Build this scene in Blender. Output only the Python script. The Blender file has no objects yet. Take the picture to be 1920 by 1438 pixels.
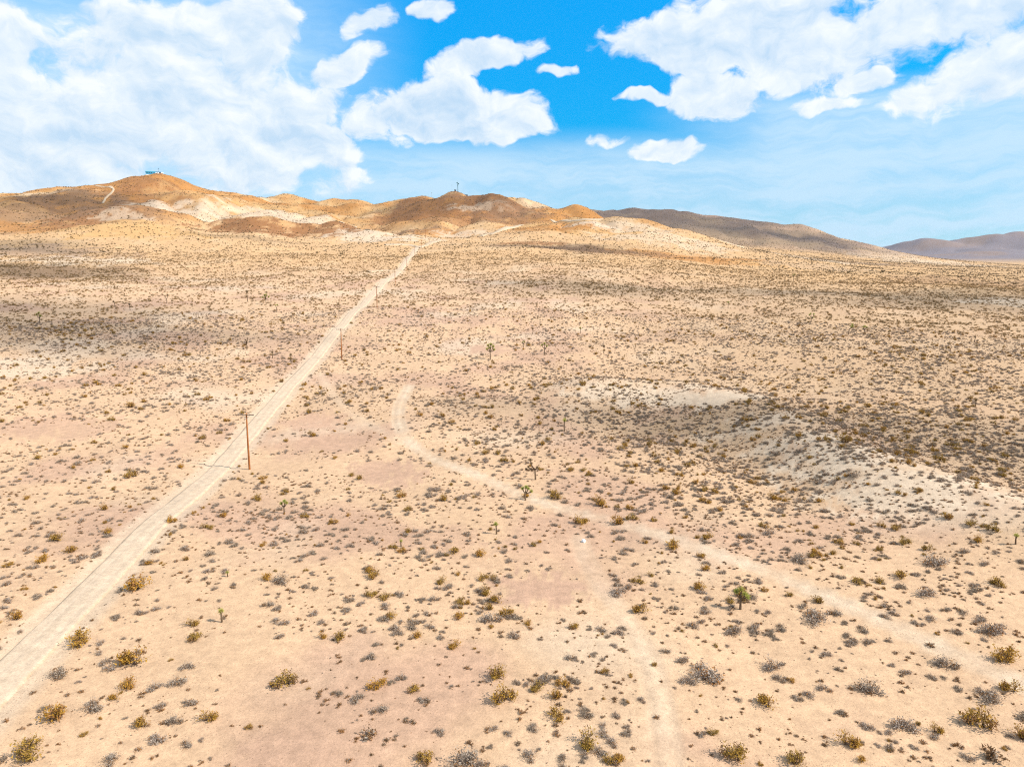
import bpy, math, random
import numpy as np
from mathutils import Vector

random.seed(7)
rng = np.random.default_rng(11)
R = math.radians
scene = bpy.context.scene
COL = scene.collection

# ------------------------------------------------------------------ camera
CAM_Z = 36.0
PITCH = R(10.0)
FPX = 1300.0                      # focal length in pixels of the 1920 px wide photograph
cam_data = bpy.data.cameras.new("camera")
cam_data.sensor_width = 36.0
cam_data.lens = 36.0 * FPX / 1920.0
cam_data.clip_start = 0.5
cam_data.clip_end = 60000.0
cam = bpy.data.objects.new("camera", cam_data)
cam.location = (0, 0, CAM_Z)
cam.rotation_euler = (math.pi / 2 - PITCH, 0, 0)
COL.objects.link(cam)
scene.camera = cam

# ------------------------------------------------------------------ sun and exposure
SUN_EL = R(42.0)
SUN_AZ = math.atan2(0.96, -0.27)          # clockwise from +Y: from the right, a little behind the camera
SUN_DIR = Vector((math.sin(SUN_AZ) * math.cos(SUN_EL), math.cos(SUN_AZ) * math.cos(SUN_EL), math.sin(SUN_EL)))
sun_data = bpy.data.lights.new("sun", 'SUN')
sun_data.energy = 4.5
sun_data.angle = R(0.53)
sun_data.color = (1.0, 0.95, 0.87)
sun = bpy.data.objects.new("sun", sun_data)
sun.rotation_euler = (-SUN_DIR).to_track_quat('-Z', 'Y').to_euler()
sun.location = SUN_DIR * 500
COL.objects.link(sun)

vs = scene.view_settings
vs.view_transform = 'Standard'
vs.look = 'None'
vs.exposure = 0.68
vs.gamma = 1.0
vs.use_curve_mapping = False

scene.render.engine = 'CYCLES'
scene.cycles.max_bounces = 6
scene.cycles.diffuse_bounces = 3
scene.cycles.glossy_bounces = 1
scene.cycles.transmission_bounces = 2
scene.cycles.volume_bounces = 0
scene.cycles.transparent_max_bounces = 16
scene.cycles.use_denoising = False
scene.cycles.use_adaptive_sampling = False
scene.cycles.filter_width = 1.1


# ------------------------------------------------------------------ node expression helper
class E:
    """A value in a node tree, with arithmetic."""
    def __init__(self, nt, sock):
        self.nt, self.s = nt, sock

    def _m(self, op, *args, clamp=False):
        n = self.nt.nodes.new('ShaderNodeMath')
        n.operation = op
        n.use_clamp = clamp
        for i, a in enumerate((self,) + args):
            if isinstance(a, E):
                self.nt.links.new(a.s, n.inputs[i])
            else:
                n.inputs[i].default_value = float(a)
        return E(self.nt, n.outputs[0])
    def __add__(self, o): return self._m('ADD', o)
    def __radd__(self, o): return self._m('ADD', o)
    def __sub__(self, o): return self._m('SUBTRACT', o)
    def __rsub__(self, o): return (self * -1.0) + o
    def __mul__(self, o): return self._m('MULTIPLY', o)
    def __rmul__(self, o): return self._m('MULTIPLY', o)
    def __truediv__(self, o): return self._m('DIVIDE', o)
    def max(self, o): return self._m('MAXIMUM', o)
    def smax(self, o, k): return self._m('SMOOTH_MAX', o, k)
    def min(self, o): return self._m('MINIMUM', o)
    def abs(self): return self._m('ABSOLUTE')
    def pow(self, p): return self._m('POWER', p)
    def clamp(self): return self._m('ADD', 0.0, clamp=True)
    def step(self, lo, hi, tlo=0.0, thi=1.0):
        n = self.nt.nodes.new('ShaderNodeMapRange')
        n.interpolation_type = 'SMOOTHSTEP'
        self.nt.links.new(self.s, n.inputs['Value'])
        n.inputs['From Min'].default_value = lo
        n.inputs['From Max'].default_value = hi
        n.inputs['To Min'].default_value = tlo
        n.inputs['To Max'].default_value = thi
        return E(self.nt, n.outputs['Result'])
    def lin(self, lo, hi, tlo=0.0, thi=1.0):
        r = self.step(lo, hi, tlo, thi)
        r.s.node.interpolation_type = 'LINEAR'
        return r


def noise(nt, vec, scale, detail=4, rough=0.55, dist=0.0, dims='3D'):
    n = nt.nodes.new('ShaderNodeTexNoise')
    n.noise_dimensions = dims
    n.inputs['Scale'].default_value = scale
    n.inputs['Detail'].default_value = detail
    n.inputs['Roughness'].default_value = rough
    n.inputs['Distortion'].default_value = dist
    if vec is not None:
        nt.links.new(vec, n.inputs['Vector'])
    return E(nt, n.outputs['Fac'])


def mixcol(nt, fac, a, b, mode='MIX'):
    n = nt.nodes.new('ShaderNodeMix')
    n.data_type = 'RGBA'
    n.blend_type = mode
    for sock, v in ((n.inputs[0], fac), (n.inputs[6], a), (n.inputs[7], b)):
        if isinstance(v, E):
            nt.links.new(v.s, sock)
        elif isinstance(v, bpy.types.NodeSocket):
            nt.links.new(v, sock)
        elif isinstance(v, (int, float)):
            sock.default_value = v
        else:
            sock.default_value = (*v[:3], 1.0)
    return n.outputs[2]


def combine(nt, x, y, z):
    n = nt.nodes.new('ShaderNodeCombineXYZ')
    for i, v in enumerate((x, y, z)):
        if isinstance(v, E):
            nt.links.new(v.s, n.inputs[i])
        else:
            n.inputs[i].default_value = v
    return n.outputs[0]


# ------------------------------------------------------------------ pixel <-> direction
def pix_dir(px, py):
    dx, dy = (px - 960.0) / FPX, (719.0 - py) / FPX
    return (dx, math.cos(PITCH) + dy * math.sin(PITCH), -math.sin(PITCH) + dy * math.cos(PITCH))


def pix_azel(px, py):
    x, y, z = pix_dir(px, py)
    return math.atan2(x, y), math.atan2(z, math.hypot(x, y))


def project(x, y, z):
    z = z - CAM_Z
    f = y * math.cos(PITCH) - z * math.sin(PITCH)
    u = y * math.sin(PITCH) + z * math.cos(PITCH)
    f = np.maximum(f, 1e-3)
    return 960 + FPX * x / f, 719 - FPX * u / f, f


# ------------------------------------------------------------------ world: Nishita sky with cumulus and a thin veil
world = bpy.data.worlds.new("World")
scene.world = world
world.use_nodes = True
world.cycles.sampling_method = 'NONE'      # a smooth sky is sampled well enough by the surfaces
wt = world.node_tree
wt.nodes.clear()
w_out = wt.nodes.new('ShaderNodeOutputWorld')
w_bg = wt.nodes.new('ShaderNodeBackground')
w_bg.inputs['Strength'].default_value = 0.108
wt.links.new(w_bg.outputs[0], w_out.inputs[0])
sky = wt.nodes.new('ShaderNodeTexSky')
sky.sky_type = 'NISHITA'
sky.sun_disc = False
sky.sun_elevation = SUN_EL
sky.sun_rotation = SUN_AZ
sky.altitude = 900
sky.air_density = 1.0
sky.dust_density = 0.3
sky.ozone_density = 2.0
tc = wt.nodes.new('ShaderNodeTexCoord')
sep = wt.nodes.new('ShaderNodeSeparateXYZ')
wt.links.new(tc.outputs['Generated'], sep.inputs[0])
X, Y, Z = (E(wt, sep.outputs[i]) for i in range(3))
AZ = X._m('ARCTAN2', Y)
EL = Z._m('ARCSINE')
# slow wobble of the directions so that cloud outlines do not follow clean curves
flatv = combine(wt, AZ, EL, 0.0)


def vmath(op, a, b=None):
    nd = wt.nodes.new('ShaderNodeVectorMath')
    nd.operation = op
    for i_, v_ in enumerate((a, b)):
        if v_ is None:
            continue
        if isinstance(v_, tuple):
            nd.inputs[i_].default_value = v_
        else:
            wt.links.new(v_, nd.inputs[i_])
    return nd


wob = wt.nodes.new('ShaderNodeTexNoise')
wob.noise_dimensions = '2D'
wob.inputs['Scale'].default_value = 11.0
wob.inputs['Detail'].default_value = 3.0
wob.inputs['Roughness'].default_value = 0.6
wt.links.new(flatv, wob.inputs['Vector'])
wv = vmath('MULTIPLY', vmath('SUBTRACT', wob.outputs['Color'], (0.5, 0.5, 0.5)).outputs[0], (0.055, 0.040, 0.0)).outputs[0]
warped = vmath('ADD', flatv, wv).outputs[0]

# px, py, half width, half height, tilt (deg), flat-bottom factor, weight
CLOUDS = [
    (70, 240, 250, 120, 0, 1.0, 1.1), (330, 190, 260, 110, 0, 1.0, 1.1), (520, 240, 90, 80, -30, 1.2, 1.2), (600, 280, 90, 50, 0, 1.0, 0.9),
    (120, 350, 320, 90, 0, 1.0, 0.9), (470, 80, 80, 95, 0, 1.2, 1.0), (330, 60, 190, 60, 10, 1.0, 0.9), (200, 130, 160, 60, 0, 1.0, 0.8),
    (10, 60, 60, 70, 0, 1.0, 0.7), (170, 20, 80, 25, 20, 1.0, 0.5), (450, 320, 230, 60, 0, 1.0, 0.7),
    (700, 50, 52, 24, 15, 1.2, 0.75), (812, 25, 52, 24, 0, 1.2, 1.0), (662, 128, 82, 30, 24, 1.3, 0.95),
    (905, 112, 120, 30, 14, 1.5, 0.9), (1036, 132, 40, 12, 0, 1.2, 0.7),
    (850, 232, 195, 80, 0, 2.2, 1.3), (720, 245, 95, 48, 0, 1.6, 0.8),
    (1310, 100, 190, 62, -6, 1.7, 1.1), (1480, 90, 220, 85, -12, 1.2, 0.95), (1740, 50, 260, 70, 0, 1.1, 0.75),
    (1870, 120, 130, 80, 10, 1.2, 0.85), (1630, 150, 60, 26, 0, 1.3, 1.0), (1345, 182, 95, 40, -10, 1.0, 0.8),
    (1205, 181, 50, 11, 0, 1.0, 0.8), (1545, 197, 70, 16, 0, 1.0, 0.6), (1730, 170, 60, 26, 20, 1.0, 0.7),
    (1263, 288, 66, 30, 0, 1.7, 1.15), (1140, 262, 50, 16, 0, 1.3, 0.5),
]
bulk = None
for (px, py, hw, hh, tilt, flat, wgt) in CLOUDS:
    a0, e0 = pix_azel(px, py)
    mp = wt.nodes.new('ShaderNodeMapping')
    mp.vector_type = 'TEXTURE'
    mp.inputs['Location'].default_value = (a0, e0, 0)
    mp.inputs['Rotation'].default_value = (0, 0, R(tilt))
    mp.inputs['Scale'].default_value = (hw / FPX, hh / FPX, 1)
    wt.links.new(warped, mp.inputs['Vector'])
    q_ = mp.outputs[0]
    if flat > 1.05:
        q_ = vmath('MAXIMUM', q_, vmath('MULTIPLY', q_, (-1.0, -flat, 0.0)).outputs[0]).outputs[0]
    b = E(wt, vmath('DOT_PRODUCT', q_, q_).outputs['Value'])._m('MULTIPLY_ADD', -wgt, wgt)
    bulk = b if bulk is None else bulk.max(b)
bulk = bulk.max(-1.2)
# the same broken cumulus goes on outside the frame
outside = (AZ.abs().step(0.66, 0.80)).max(EL.step(0.37, 0.48))
cover = (noise(wt, tc.outputs['Generated'], 2.6, 2, 0.5) - 0.37) * 5.0
bulk = bulk.max(cover.min(1.0) * outside + (outside - 1.0) * 1.5)
cvec = vmath('MULTIPLY', warped, (1.0, 1.5, 0.0)).outputs[0]
n_big = noise(wt, cvec, 10.0, 6, 0.6, 0.0, '2D')
n_off = noise(wt, vmath('ADD', cvec, (0.010, 0.022, 0.0)).outputs[0], 10.0, 5, 0.6, 0.0, '2D')   # the same, a little towards the sun
dens = bulk * 0.55 + (n_big - 0.5) * 1.35
mask = dens.step(0.0, 0.26)
edge = (n_big - n_off) * 2.7            # lit rims and shaded hollows
lit = (edge + 0.66 - dens.step(0.15, 0.9) * 0.34).clamp()
cloud_col = mixcol(wt, lit, (3.35, 4.4, 5.5), (5.8, 6.0, 6.1))
# thin veil of streaks low over the horizon, thicker to the right and left
streak = noise(wt, vmath('MULTIPLY', warped, (1.0, 6.0, 0.0)).outputs[0], 6.0, 5, 0.62, 0.0, '2D')
veil = EL.step(0.185, 0.125)
veil = veil.max(AZ.step(0.14, 0.40) * EL.step(0.225, 0.185))
veil = veil.max(AZ.step(-0.10, -0.32) * EL.step(0.40, 0.25) * 0.9)
thin = (veil * (streak.step(0.28, 0.66) * 0.30 + 0.66)).clamp()
# richer blue of a dry high-desert sky
hsv = wt.nodes.new('ShaderNodeHueSaturation')
hsv.inputs['Hue'].default_value = 0.492
hsv.inputs['Saturation'].default_value = 2.1
hsv.inputs['Value'].default_value = 1.0
gain = (EL * 2.2 + 0.52).min(1.35)
wt.links.new(mixcol(wt, 1.0, sky.outputs[0], combine(wt, gain * 0.45, gain * 0.88, gain * 1.14), 'MULTIPLY'), hsv.inputs['Color'])
c1 = mixcol(wt, thin, hsv.outputs[0], (3.4, 4.75, 5.85))
c2 = mixcol(wt, mask * 0.94, c1, cloud_col)
wt.links.new(c2, w_bg.inputs['Color'])


# ------------------------------------------------------------------ numpy noise
_perm = np.random.default_rng(3).permutation(512)


def perlin(x, y, seed=0):
    xi, yi = np.floor(x).astype(np.int64), np.floor(y).astype(np.int64)
    xf, yf = x - xi, y - yi
    u, v = xf * xf * xf * (xf * (xf * 6 - 15) + 10), yf * yf * yf * (yf * (yf * 6 - 15) + 10)
    def g(ix, iy, dx, dy):
        h = _perm[(_perm[(ix + seed * 17) & 511] + iy) & 511] * (2 * math.pi / 512.0)
        return np.cos(h) * dx + np.sin(h) * dy
    a = g(xi, yi, xf, yf); b = g(xi + 1, yi, xf - 1, yf)
    c = g(xi, yi + 1, xf, yf - 1); d = g(xi + 1, yi + 1, xf - 1, yf - 1)
    return (a + u * (b - a)) + v * ((c + u * (d - c)) - (a + u * (b - a)))


def fbm(x, y, octv=4, seed=0, gain=0.5):
    s, amp, f = 0.0, 1.0, 1.0
    for o in range(octv):
        s = s + amp * perlin(x * f, y * f, seed + o)
        amp *= gain; f *= 2.03
    return s


def sstep(v, lo, hi):
    t = np.clip((v - lo) / (hi - lo), 0, 1)
    return t * t * (3 - 2 * t)


# ------------------------------------------------------------------ terrain height from survey points
# (px, py, range in m): ground seen at that pixel stands at that range.
SURVEY = [
    (468, 880, 131), (641, 675, 228), (707, 576, 323), (741, 535, 412), (763, 507, 512), (778, 481, 613), (788, 464, 712),
    # left field
    (0, 600, 330), (0, 545, 440), (0, 505, 540), (0, 478, 650), (0, 450, 760), (0, 415, 880),
    (250, 600, 320), (250, 540, 420), (250, 505, 530), (250, 475, 630), (250, 448, 720),
    (480, 600, 315), (480, 540, 410), (480, 505, 520), (480, 475, 630), (480, 448, 740),
    # middle and right field
    (960, 600, 300), (960, 540, 395), (960, 505, 500), (960, 480, 600), (960, 464, 680),
    (1150, 610, 300), (1150, 545, 400), (1150, 508, 510), (1150, 485, 610), (1150, 470, 690),
    (1350, 610, 310), (1350, 550, 420), (1350, 515, 540), (1350, 495, 660), (1350, 480, 780),
    (1550, 610, 330), (1550, 555, 430), (1550, 525, 560), (1550, 505, 720), (1550, 494, 900), (1550, 488, 1100),
    (1750, 610, 350), (1750, 560, 460), (1750, 530, 610), (1750, 513, 800), (1750, 500, 1100), (1750, 493, 1500),
    (1920, 610, 370), (1920, 560, 490), (1920, 532, 650), (1920, 517, 880), (1920, 505, 1250), (1920, 499, 1700),
    (2150, 610, 420), (2150, 560, 560), (2150, 532, 760), (2150, 517, 1000), (2150, 508, 1500), (2150, 502, 2200),
    # left hill
    (-140, 392, 1060), (-60, 388, 1040), (0, 384, 1020), (60, 377, 1020), (110, 371, 1060), (160, 351, 1140), (195, 345, 1160),
    (250, 335, 1190), (300, 331, 1200), (325, 333, 1200), (360, 348, 1190), (430, 368, 1170), (480, 378, 1150),
    (540, 390, 1120), (600, 400, 1100), (660, 406, 1090), (300, 365, 1090), (420, 398, 1040), (190, 375, 1060), (540, 412, 990),
    # spur in front of it
    (130, 426, 800), (190, 398, 870), (250, 386, 890), (330, 404, 890), (400, 424, 860), (250, 418, 790),
    # low knolls
    (460, 407, 860), (415, 429, 840), (470, 436, 790), (560, 437, 830), (630, 415, 855), (690, 433, 840), (580, 447, 790), (640, 440, 790),
    (720, 433, 810), (790, 448, 780), (665, 449, 770), (730, 452, 742),
    # middle hill
    (700, 404, 1090), (740, 394, 1110), (780, 380, 1130), (830, 368, 1150), (862, 364, 1150), (900, 371, 1160), (935, 374, 1170),
    (962, 370, 1170), (1000, 378, 1160), (1030, 390, 1140), (1048, 392, 1130), (1075, 388, 1130), (1112, 398, 1120),
    (860, 410, 980), (850, 446, 840), (770, 430, 890), (930, 438, 820), (940, 405, 1020), (985, 421, 960),
    # right spur
    (1050, 418, 935), (1140, 409, 955), (1200, 413, 955), (1250, 426, 935), (1330, 450, 890), (1400, 468, 860), (1480, 482, 830),
    (1050, 448, 770), (1150, 442, 810), (1250, 456, 790), (1030, 462, 720),
    # dark ridge behind
    (1112, 400, 1560), (1160, 394, 1740), (1250, 399, 1800), (1340, 404, 1800), (1420, 415, 1760), (1480, 424, 1730), (1500, 427, 1720),
    (1550, 440, 1720), (1600, 452, 1720), (1650, 466, 1740), (1690, 476, 1780), (1420, 455, 1450), (1500, 474, 1350), (1600, 480, 1420), (1690, 486, 1480),
    (1340, 430, 1520),
    # far mountain
    (1660, 482, 3600), (1700, 473, 3700), (1750, 462, 3750), (1800, 459, 3800), (1850, 455, 3850), (1870, 453, 3850), (1895, 444, 3900), (1920, 447, 3900), (1990, 452, 3900),
    (2150, 455, 3900), (1720, 487, 2900), (1830, 490, 2800), (1930, 495, 2700), (1850, 473, 3300), (1930, 476, 3300),
]
# (px for the bearing, range, height): dips that hide behind the crests, and the near plain
SURVEY_Z = [(p, r, 0.0) for p in (-140, 300, 960, 1500, 2150) for r in (25, 60, 100)]
SURVEY_Z += [(1200, 150, 0.3), (1700, 150, 0.0), (2150, 180, 1.0), (-140, 160, 1.0), (960, 170, 1.2), (1300, 220, 2.5), (1800, 250, 2.8)]
SURVEY_Z += [(250, 990, 96), (150, 950, 84), (350, 970, 88), (460, 940, 78), (630, 950, 72), (720, 880, 60), (1250, 1180, 66), (1330, 1150, 56),
             (1400, 1100, 46), (1140, 1150, 84), (1200, 1350, 62)]
SURVEY_Z += [(p, 1700, 110) for p in (-140, 200, 560, 900)] + [(p, 3000, 40) for p in (-140, 300, 800, 1200, 1500)] + [(p, 2500, 75) for p in (1150, 1350, 1550)]
SURVEY_Z += [(1650, 2400, 34)] + [(p, 6000, 30) for p in (-140, 500, 1100, 1600, 2150)]

pts = []
for (px, py, rg) in SURVEY:
    x, y, z = pix_dir(px, py)
    h = math.hypot(x, y)
    pts.append((math.atan2(x, y), math.log(rg), CAM_Z + z / h * rg))
for (px, rg, z) in SURVEY_Z:
    x, y, _ = pix_dir(px, 490)
    pts.append((math.atan2(x, y), math.log(rg), z))
pts = np.array(pts)
C2 = 0.022 ** 2


def kern(d2):
    return np.sqrt(d2 + C2)


K = kern((pts[:, None, 0] - pts[None, :, 0]) ** 2 + (pts[:, None, 1] - pts[None, :, 1]) ** 2)
n = len(pts)
A = np.zeros((n + 3, n + 3))
A[:n, :n] = K - np.eye(n) * 1e-4
A[:n, n] = 1; A[:n, n + 1] = pts[:, 0]; A[:n, n + 2] = pts[:, 1]
A[n:, :n] = A[:n, n:].T
sol = np.linalg.solve(A, np.concatenate([pts[:, 2], np.zeros(3)]))

AZ_LIM = R(42)
az_dense = np.linspace(-R(44), R(44), 640)
az_side = np.linspace(R(44), R(316), 100)[1:-1]
az_all = np.concatenate([az_dense, az_side])          # goes round the full circle
rings = np.concatenate([np.geomspace(6, 200, 210)[:-1], np.linspace(200, 1400, 330)[:-1], np.geomspace(1400, 5200, 110)[:-1], np.geomspace(5200, 40000, 24)])
NA, NR = len(az_all), len(rings)
AZg, Dg = np.meshgrid(az_all, rings, indexing='ij')


def base_height(az, D, full=True):
    a = np.where(az > math.pi, az - 2 * math.pi, az)
    ac = np.clip(a, -AZ_LIM, AZ_LIM)
    lD = np.log(np.clip(D, 20, 6000))
    z = sol[n] + sol[n + 1] * ac + sol[n + 2] * lD
    for i in range(n):
        z = z + sol[i] * kern((ac - pts[i, 0]) ** 2 + (lD - pts[i, 1]) ** 2)
    if not full:
        return z * (1 - sstep(np.abs(a), R(43), R(60))) * (1 - sstep(D, 4300, 6000))
    side = 12.0 * sstep(D, 200, 1500)                  # open plain to the sides and behind
    k = sstep(np.abs(a), R(43), R(80))
    z = z * (1 - k) + side * k
    z = z * sstep(D, 15, 60)
    far = sstep(D, 4300, 6000)
    return z * (1 - far) + 30 * far


XG, YG = Dg * np.sin(AZg), Dg * np.cos(AZg)
ZG = base_height(AZg, Dg)
# relief: gullies on the hills, gentle swells on the plain
def hill_relief(x, y, D, z0):
    hl = sstep(z0, 45, 100)
    fk = sstep(D, 1350, 2200)
    spur = np.abs(fbm(x / 120.0 + 5, y / 170.0, 3, 7, 0.4)) * 2.2
    spur_far = np.abs(fbm(x / 300.0 + 2, y / 380.0, 3, 9, 0.4)) * 2.0
    return hl * (fbm(x / 170.0, y / 170.0, 4, 1) * 4.0 * (1 - fk) + (spur - 0.5) * 14.0 * (1 - fk) + (spur_far - 0.5) * 26.0 * fk + fbm(x / 40.0, y / 40.0, 3, 12) * 2.2 * (1 - fk))


hill = sstep(ZG, 45, 100)
far_k = sstep(Dg, 1350, 2200)
pD = np.exp(pts[:, 1])
at_pts = hill_relief(pD * np.sin(pts[:, 0]), pD * np.cos(pts[:, 0]), pD, pts[:, 2])
sol = np.linalg.solve(A, np.concatenate([-at_pts, np.zeros(3)]))      # keeps the surveyed skyline where it was measured
ZG = ZG + hill_relief(XG, YG, Dg, ZG) + base_height(AZg, Dg, False) * hill
ZG = ZG + (1 - hill) * sstep(Dg, 120, 320) * (fbm(XG / 110.0, YG / 80.0, 3, 21) * 2.6)
ZG = ZG + (1 - far_k) * (fbm(XG / 34.0, YG / 34.0, 3, 33) * 0.55) * sstep(Dg, 20, 60)
ZG = ZG + (1 - far_k) * fbm(XG / 7.0, YG / 7.0, 2, 40) * 0.10 * (1 - sstep(Dg, 200, 400))


def zr(az, D):                         # height on the grid (bilinear)
    az, D = np.asarray(az, float), np.asarray(D, float)
    a = np.where(az < az_all[0], az + 2 * math.pi, az)
    i = np.clip(np.searchsorted(az_all, a) - 1, 0, NA - 2)
    j = np.clip(np.searchsorted(rings, D) - 1, 0, NR - 2)
    fa = np.clip((a - az_all[i]) / (az_all[i + 1] - az_all[i]), 0, 1)
    fd = np.clip((D - rings[j]) / (rings[j + 1] - rings[j]), 0, 1)
    z0 = ZG[i, j] * (1 - fa) + ZG[i + 1, j] * fa
    z1 = ZG[i, j + 1] * (1 - fa) + ZG[i + 1, j + 1] * fa
    return z0 * (1 - fd) + z1 * fd


def height(x, y):
    return zr(np.arctan2(x, y), np.hypot(x, y))


def ground_at(px, py):
    """First ground met along the ray through a pixel."""
    x, y, z = pix_dir(px, py)
    h = math.hypot(x, y)
    az, t = math.atan2(x, y), z / h
    prof = zr(np.full(NR, az), rings) - (CAM_Z + t * rings)
    k = int(np.argmax(prof >= 0))
    if prof[k] < 0:
        k = NR - 1
    f = prof[k - 1] / (prof[k - 1] - prof[k]) if k > 0 else 0
    D = rings[k - 1] + f * (rings[k] - rings[k - 1])
    return D * math.sin(az), D * math.cos(az), float(zr(az, D))


def crest_at(px, lo, hi):
    """Skyline of the hill between two ranges, on the bearing of a pixel column."""
    az = math.atan2((px - 960.0) / FPX, math.cos(PITCH) + 0.2 * math.sin(PITCH))
    rr = np.linspace(lo, hi, 200)
    zz = zr(np.full(200, az), rr)
    k = int(np.argmax((zz - CAM_Z) / rr))
    return rr[k] * math.sin(az), rr[k] * math.cos(az), float(zz[k])


# ------------------------------------------------------------------ a low pale knoll crossing the right plain, with a hollow before it
def mound(pixels, hgt_, wid_):
    global ZG
    p = np.array([ground_at(*q)[:2] for q in pixels])
    near = np.where((Dg > 70) & (Dg < 420) & (AZg < R(44)))
    d = np.full(len(near[0]), 1e9)
    for a, b in zip(p[:-1], p[1:]):
        ab = b - a
        tt = np.clip(((XG[near] - a[0]) * ab[0] + (YG[near] - a[1]) * ab[1]) / (ab @ ab), 0, 1)
        d = np.minimum(d, np.hypot(XG[near] - a[0] - tt * ab[0], YG[near] - a[1] - tt * ab[1]))
    ZG[near] += hgt_ * np.exp(-(d / wid_) ** 2)


mound([(1120, 735), (1280, 742), (1420, 770), (1520, 840), (1640, 900), (1800, 950), (1980, 1010)], 3.2, 13.0)
mound([(1180, 800), (1300, 815), (1420, 850), (1480, 900)], -1.6, 9.0)
mound([(700, 760), (820, 790), (930, 770)], 1.5, 14.0)

# ------------------------------------------------------------------ road and track lines on the ground
road_px = [(60, 1215), (180, 1106), (290, 988), (400, 872), (482, 790), (566, 700), (651, 607), (697, 560), (735, 515), (765, 483), (783, 465)]
rp = np.array([ground_at(*p)[:2] for p in road_px])
cf = np.polyfit(rp[:, 1], rp[:, 0], 3, w=1 / np.sqrt(rp[:, 1]))
s0 = np.polyval(np.polyder(cf), rp[0, 1])
road_y = np.arange(-160, rp[-1, 1] + 1, 1.0)
road_x = np.where(road_y > rp[0, 1], np.polyval(cf, np.maximum(road_y, rp[0, 1])), np.polyval(cf, rp[0, 1]) + (road_y - rp[0, 1]) * s0)
road_line = np.stack([road_x, road_y], 1)


def polyline(pixels, step=1.5):
    p = np.array([ground_at(*q)[:2] for q in pixels])
    return smooth_line(p, step)


def smooth_line(p, step):
    t = np.concatenate([[0], np.cumsum(np.hypot(*np.diff(p, axis=0).T))])
    s = np.arange(0, t[-1], step)
    q = np.stack([np.interp(s, t, p[:, 0]), np.interp(s, t, p[:, 1])], 1)
    for _ in range(int(max(4, 8.0 / step))):
        q[1:-1] = (q[:-2] + 2 * q[1:-1] + q[2:]) / 4
    return q


def dist_line(x, y, line):
    """Distance of points to a polyline given as dense points (with a coarse cell search)."""
    d = np.full(x.shape, 1e9)
    lo, hi = line.min(0) - 8, line.max(0) + 8
    sel = np.where((x > lo[0]) & (x < hi[0]) & (y > lo[1]) & (y < hi[1]))[0]
    cell = 8.0                                        # keep only points in cells that the line passes close by
    gx, gy = int((hi[0] - lo[0]) / cell) + 4, int((hi[1] - lo[1]) / cell) + 4
    near = np.zeros((gx, gy), bool)
    tt_ = np.linspace(0, 1, 16)
    dense = np.concatenate([a + (b - a) * tt_[:, None] for a, b in zip(line[:-1], line[1:])])
    ci = ((dense - lo) / cell).astype(int) + 1
    for ox in (-1, 0, 1):
        for oy in (-1, 0, 1):
            near[ci[:, 0] + ox, ci[:, 1] + oy] = True
    sel = sel[near[((x[sel] - lo[0]) / cell).astype(int) + 1, ((y[sel] - lo[1]) / cell).astype(int) + 1]]
    for c in range(0, len(sel), 20000):
        s = sel[c:c + 20000]
        best = np.full(len(s), 1e9)
        for a, b in zip(line[:-1], line[1:]):
            ab = b - a
            tt = np.clip(((x[s] - a[0]) * ab[0] + (y[s] - a[1]) * ab[1]) / max(ab @ ab, 1e-9), 0, 1)
            best = np.minimum(best, np.hypot(x[s] - a[0] - tt * ab[0], y[s] - a[1] - tt * ab[1]))
        d[s] = best
    return d


trail_a = polyline([(768, 722), (748, 760), (745, 795), (765, 830), (815, 862), (900, 893), (1000, 938), (1120, 972), (1260, 1008), (1400, 1056), (1540, 1112),
                    (1680, 1175), (1800, 1230), (1930, 1290), (2100, 1365)], 3.0)
trail_b = polyline([(1085, 1010), (1110, 1075), (1150, 1130), (1195, 1185), (1225, 1260), (1245, 1340), (1250, 1436), (1255, 1600)], 2.5)
trail_c = polyline([(600, 700), (640, 760), (700, 800), (760, 835)], 3.0)

fx, fy = XG.ravel(), YG.ravel()
d_road = dist_line(fx, fy, road_line[::6])
d_ta = dist_line(fx, fy, trail_a)
d_tb = dist_line(fx, fy, trail_b)
d_tc = dist_line(fx, fy, trail_c)
rut = np.zeros(fx.shape)
for d, wgt in ((d_ta, 1.0), (d_tb, 0.7), (d_tc, 0.5)):
    rut = np.maximum(rut, np.exp(-((d - 0.85) / 0.42) ** 2) * wgt)
trk = np.maximum(sstep(-d_ta, -1.9, -1.0), np.maximum(sstep(-d_tb, -1.6, -0.8) * 0.55, sstep(-d_tc, -1.6, -0.8) * 0.4)) * np.clip(0.8 + 0.8 * fbm(fx / 6.0, fy / 6.0, 3, 95), 0.25, 1)
ZG = ZG - (rut * 0.09).reshape(ZG.shape)
# the graded road runs in a slight cut
ZG = ZG - (sstep(-d_road, -3.6, -2.4) * 0.12).reshape(ZG.shape)

# ------------------------------------------------------------------ soil colours (some patches and the dark ridge hold cloud shade)
CREAM = np.array((0.495, 0.325, 0.197)); PINK = np.array((0.41, 0.255, 0.17)); PALE = np.array((0.52, 0.40, 0.285))
GOLD = np.array((0.475, 0.28, 0.115)); ORANGE = np.array((0.385, 0.172, 0.045)); BROWN = np.array((0.21, 0.115, 0.06))
RUST = np.array((0.25, 0.112, 0.042)); GREY = np.array((0.22, 0.15, 0.118)); SLATE = np.array((0.17, 0.14, 0.15)); TAN = np.array((0.41, 0.27, 0.155))
zf = ZG.ravel(); df = Dg.ravel(); af = np.where(AZg.ravel() > math.pi, AZg.ravel() - 2 * math.pi, AZg.ravel())
soil = np.tile(CREAM, (len(fx), 1))


def blend(col, k):
    global soil
    soil = soil * (1 - k[:, None]) + col * k[:, None]


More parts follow.
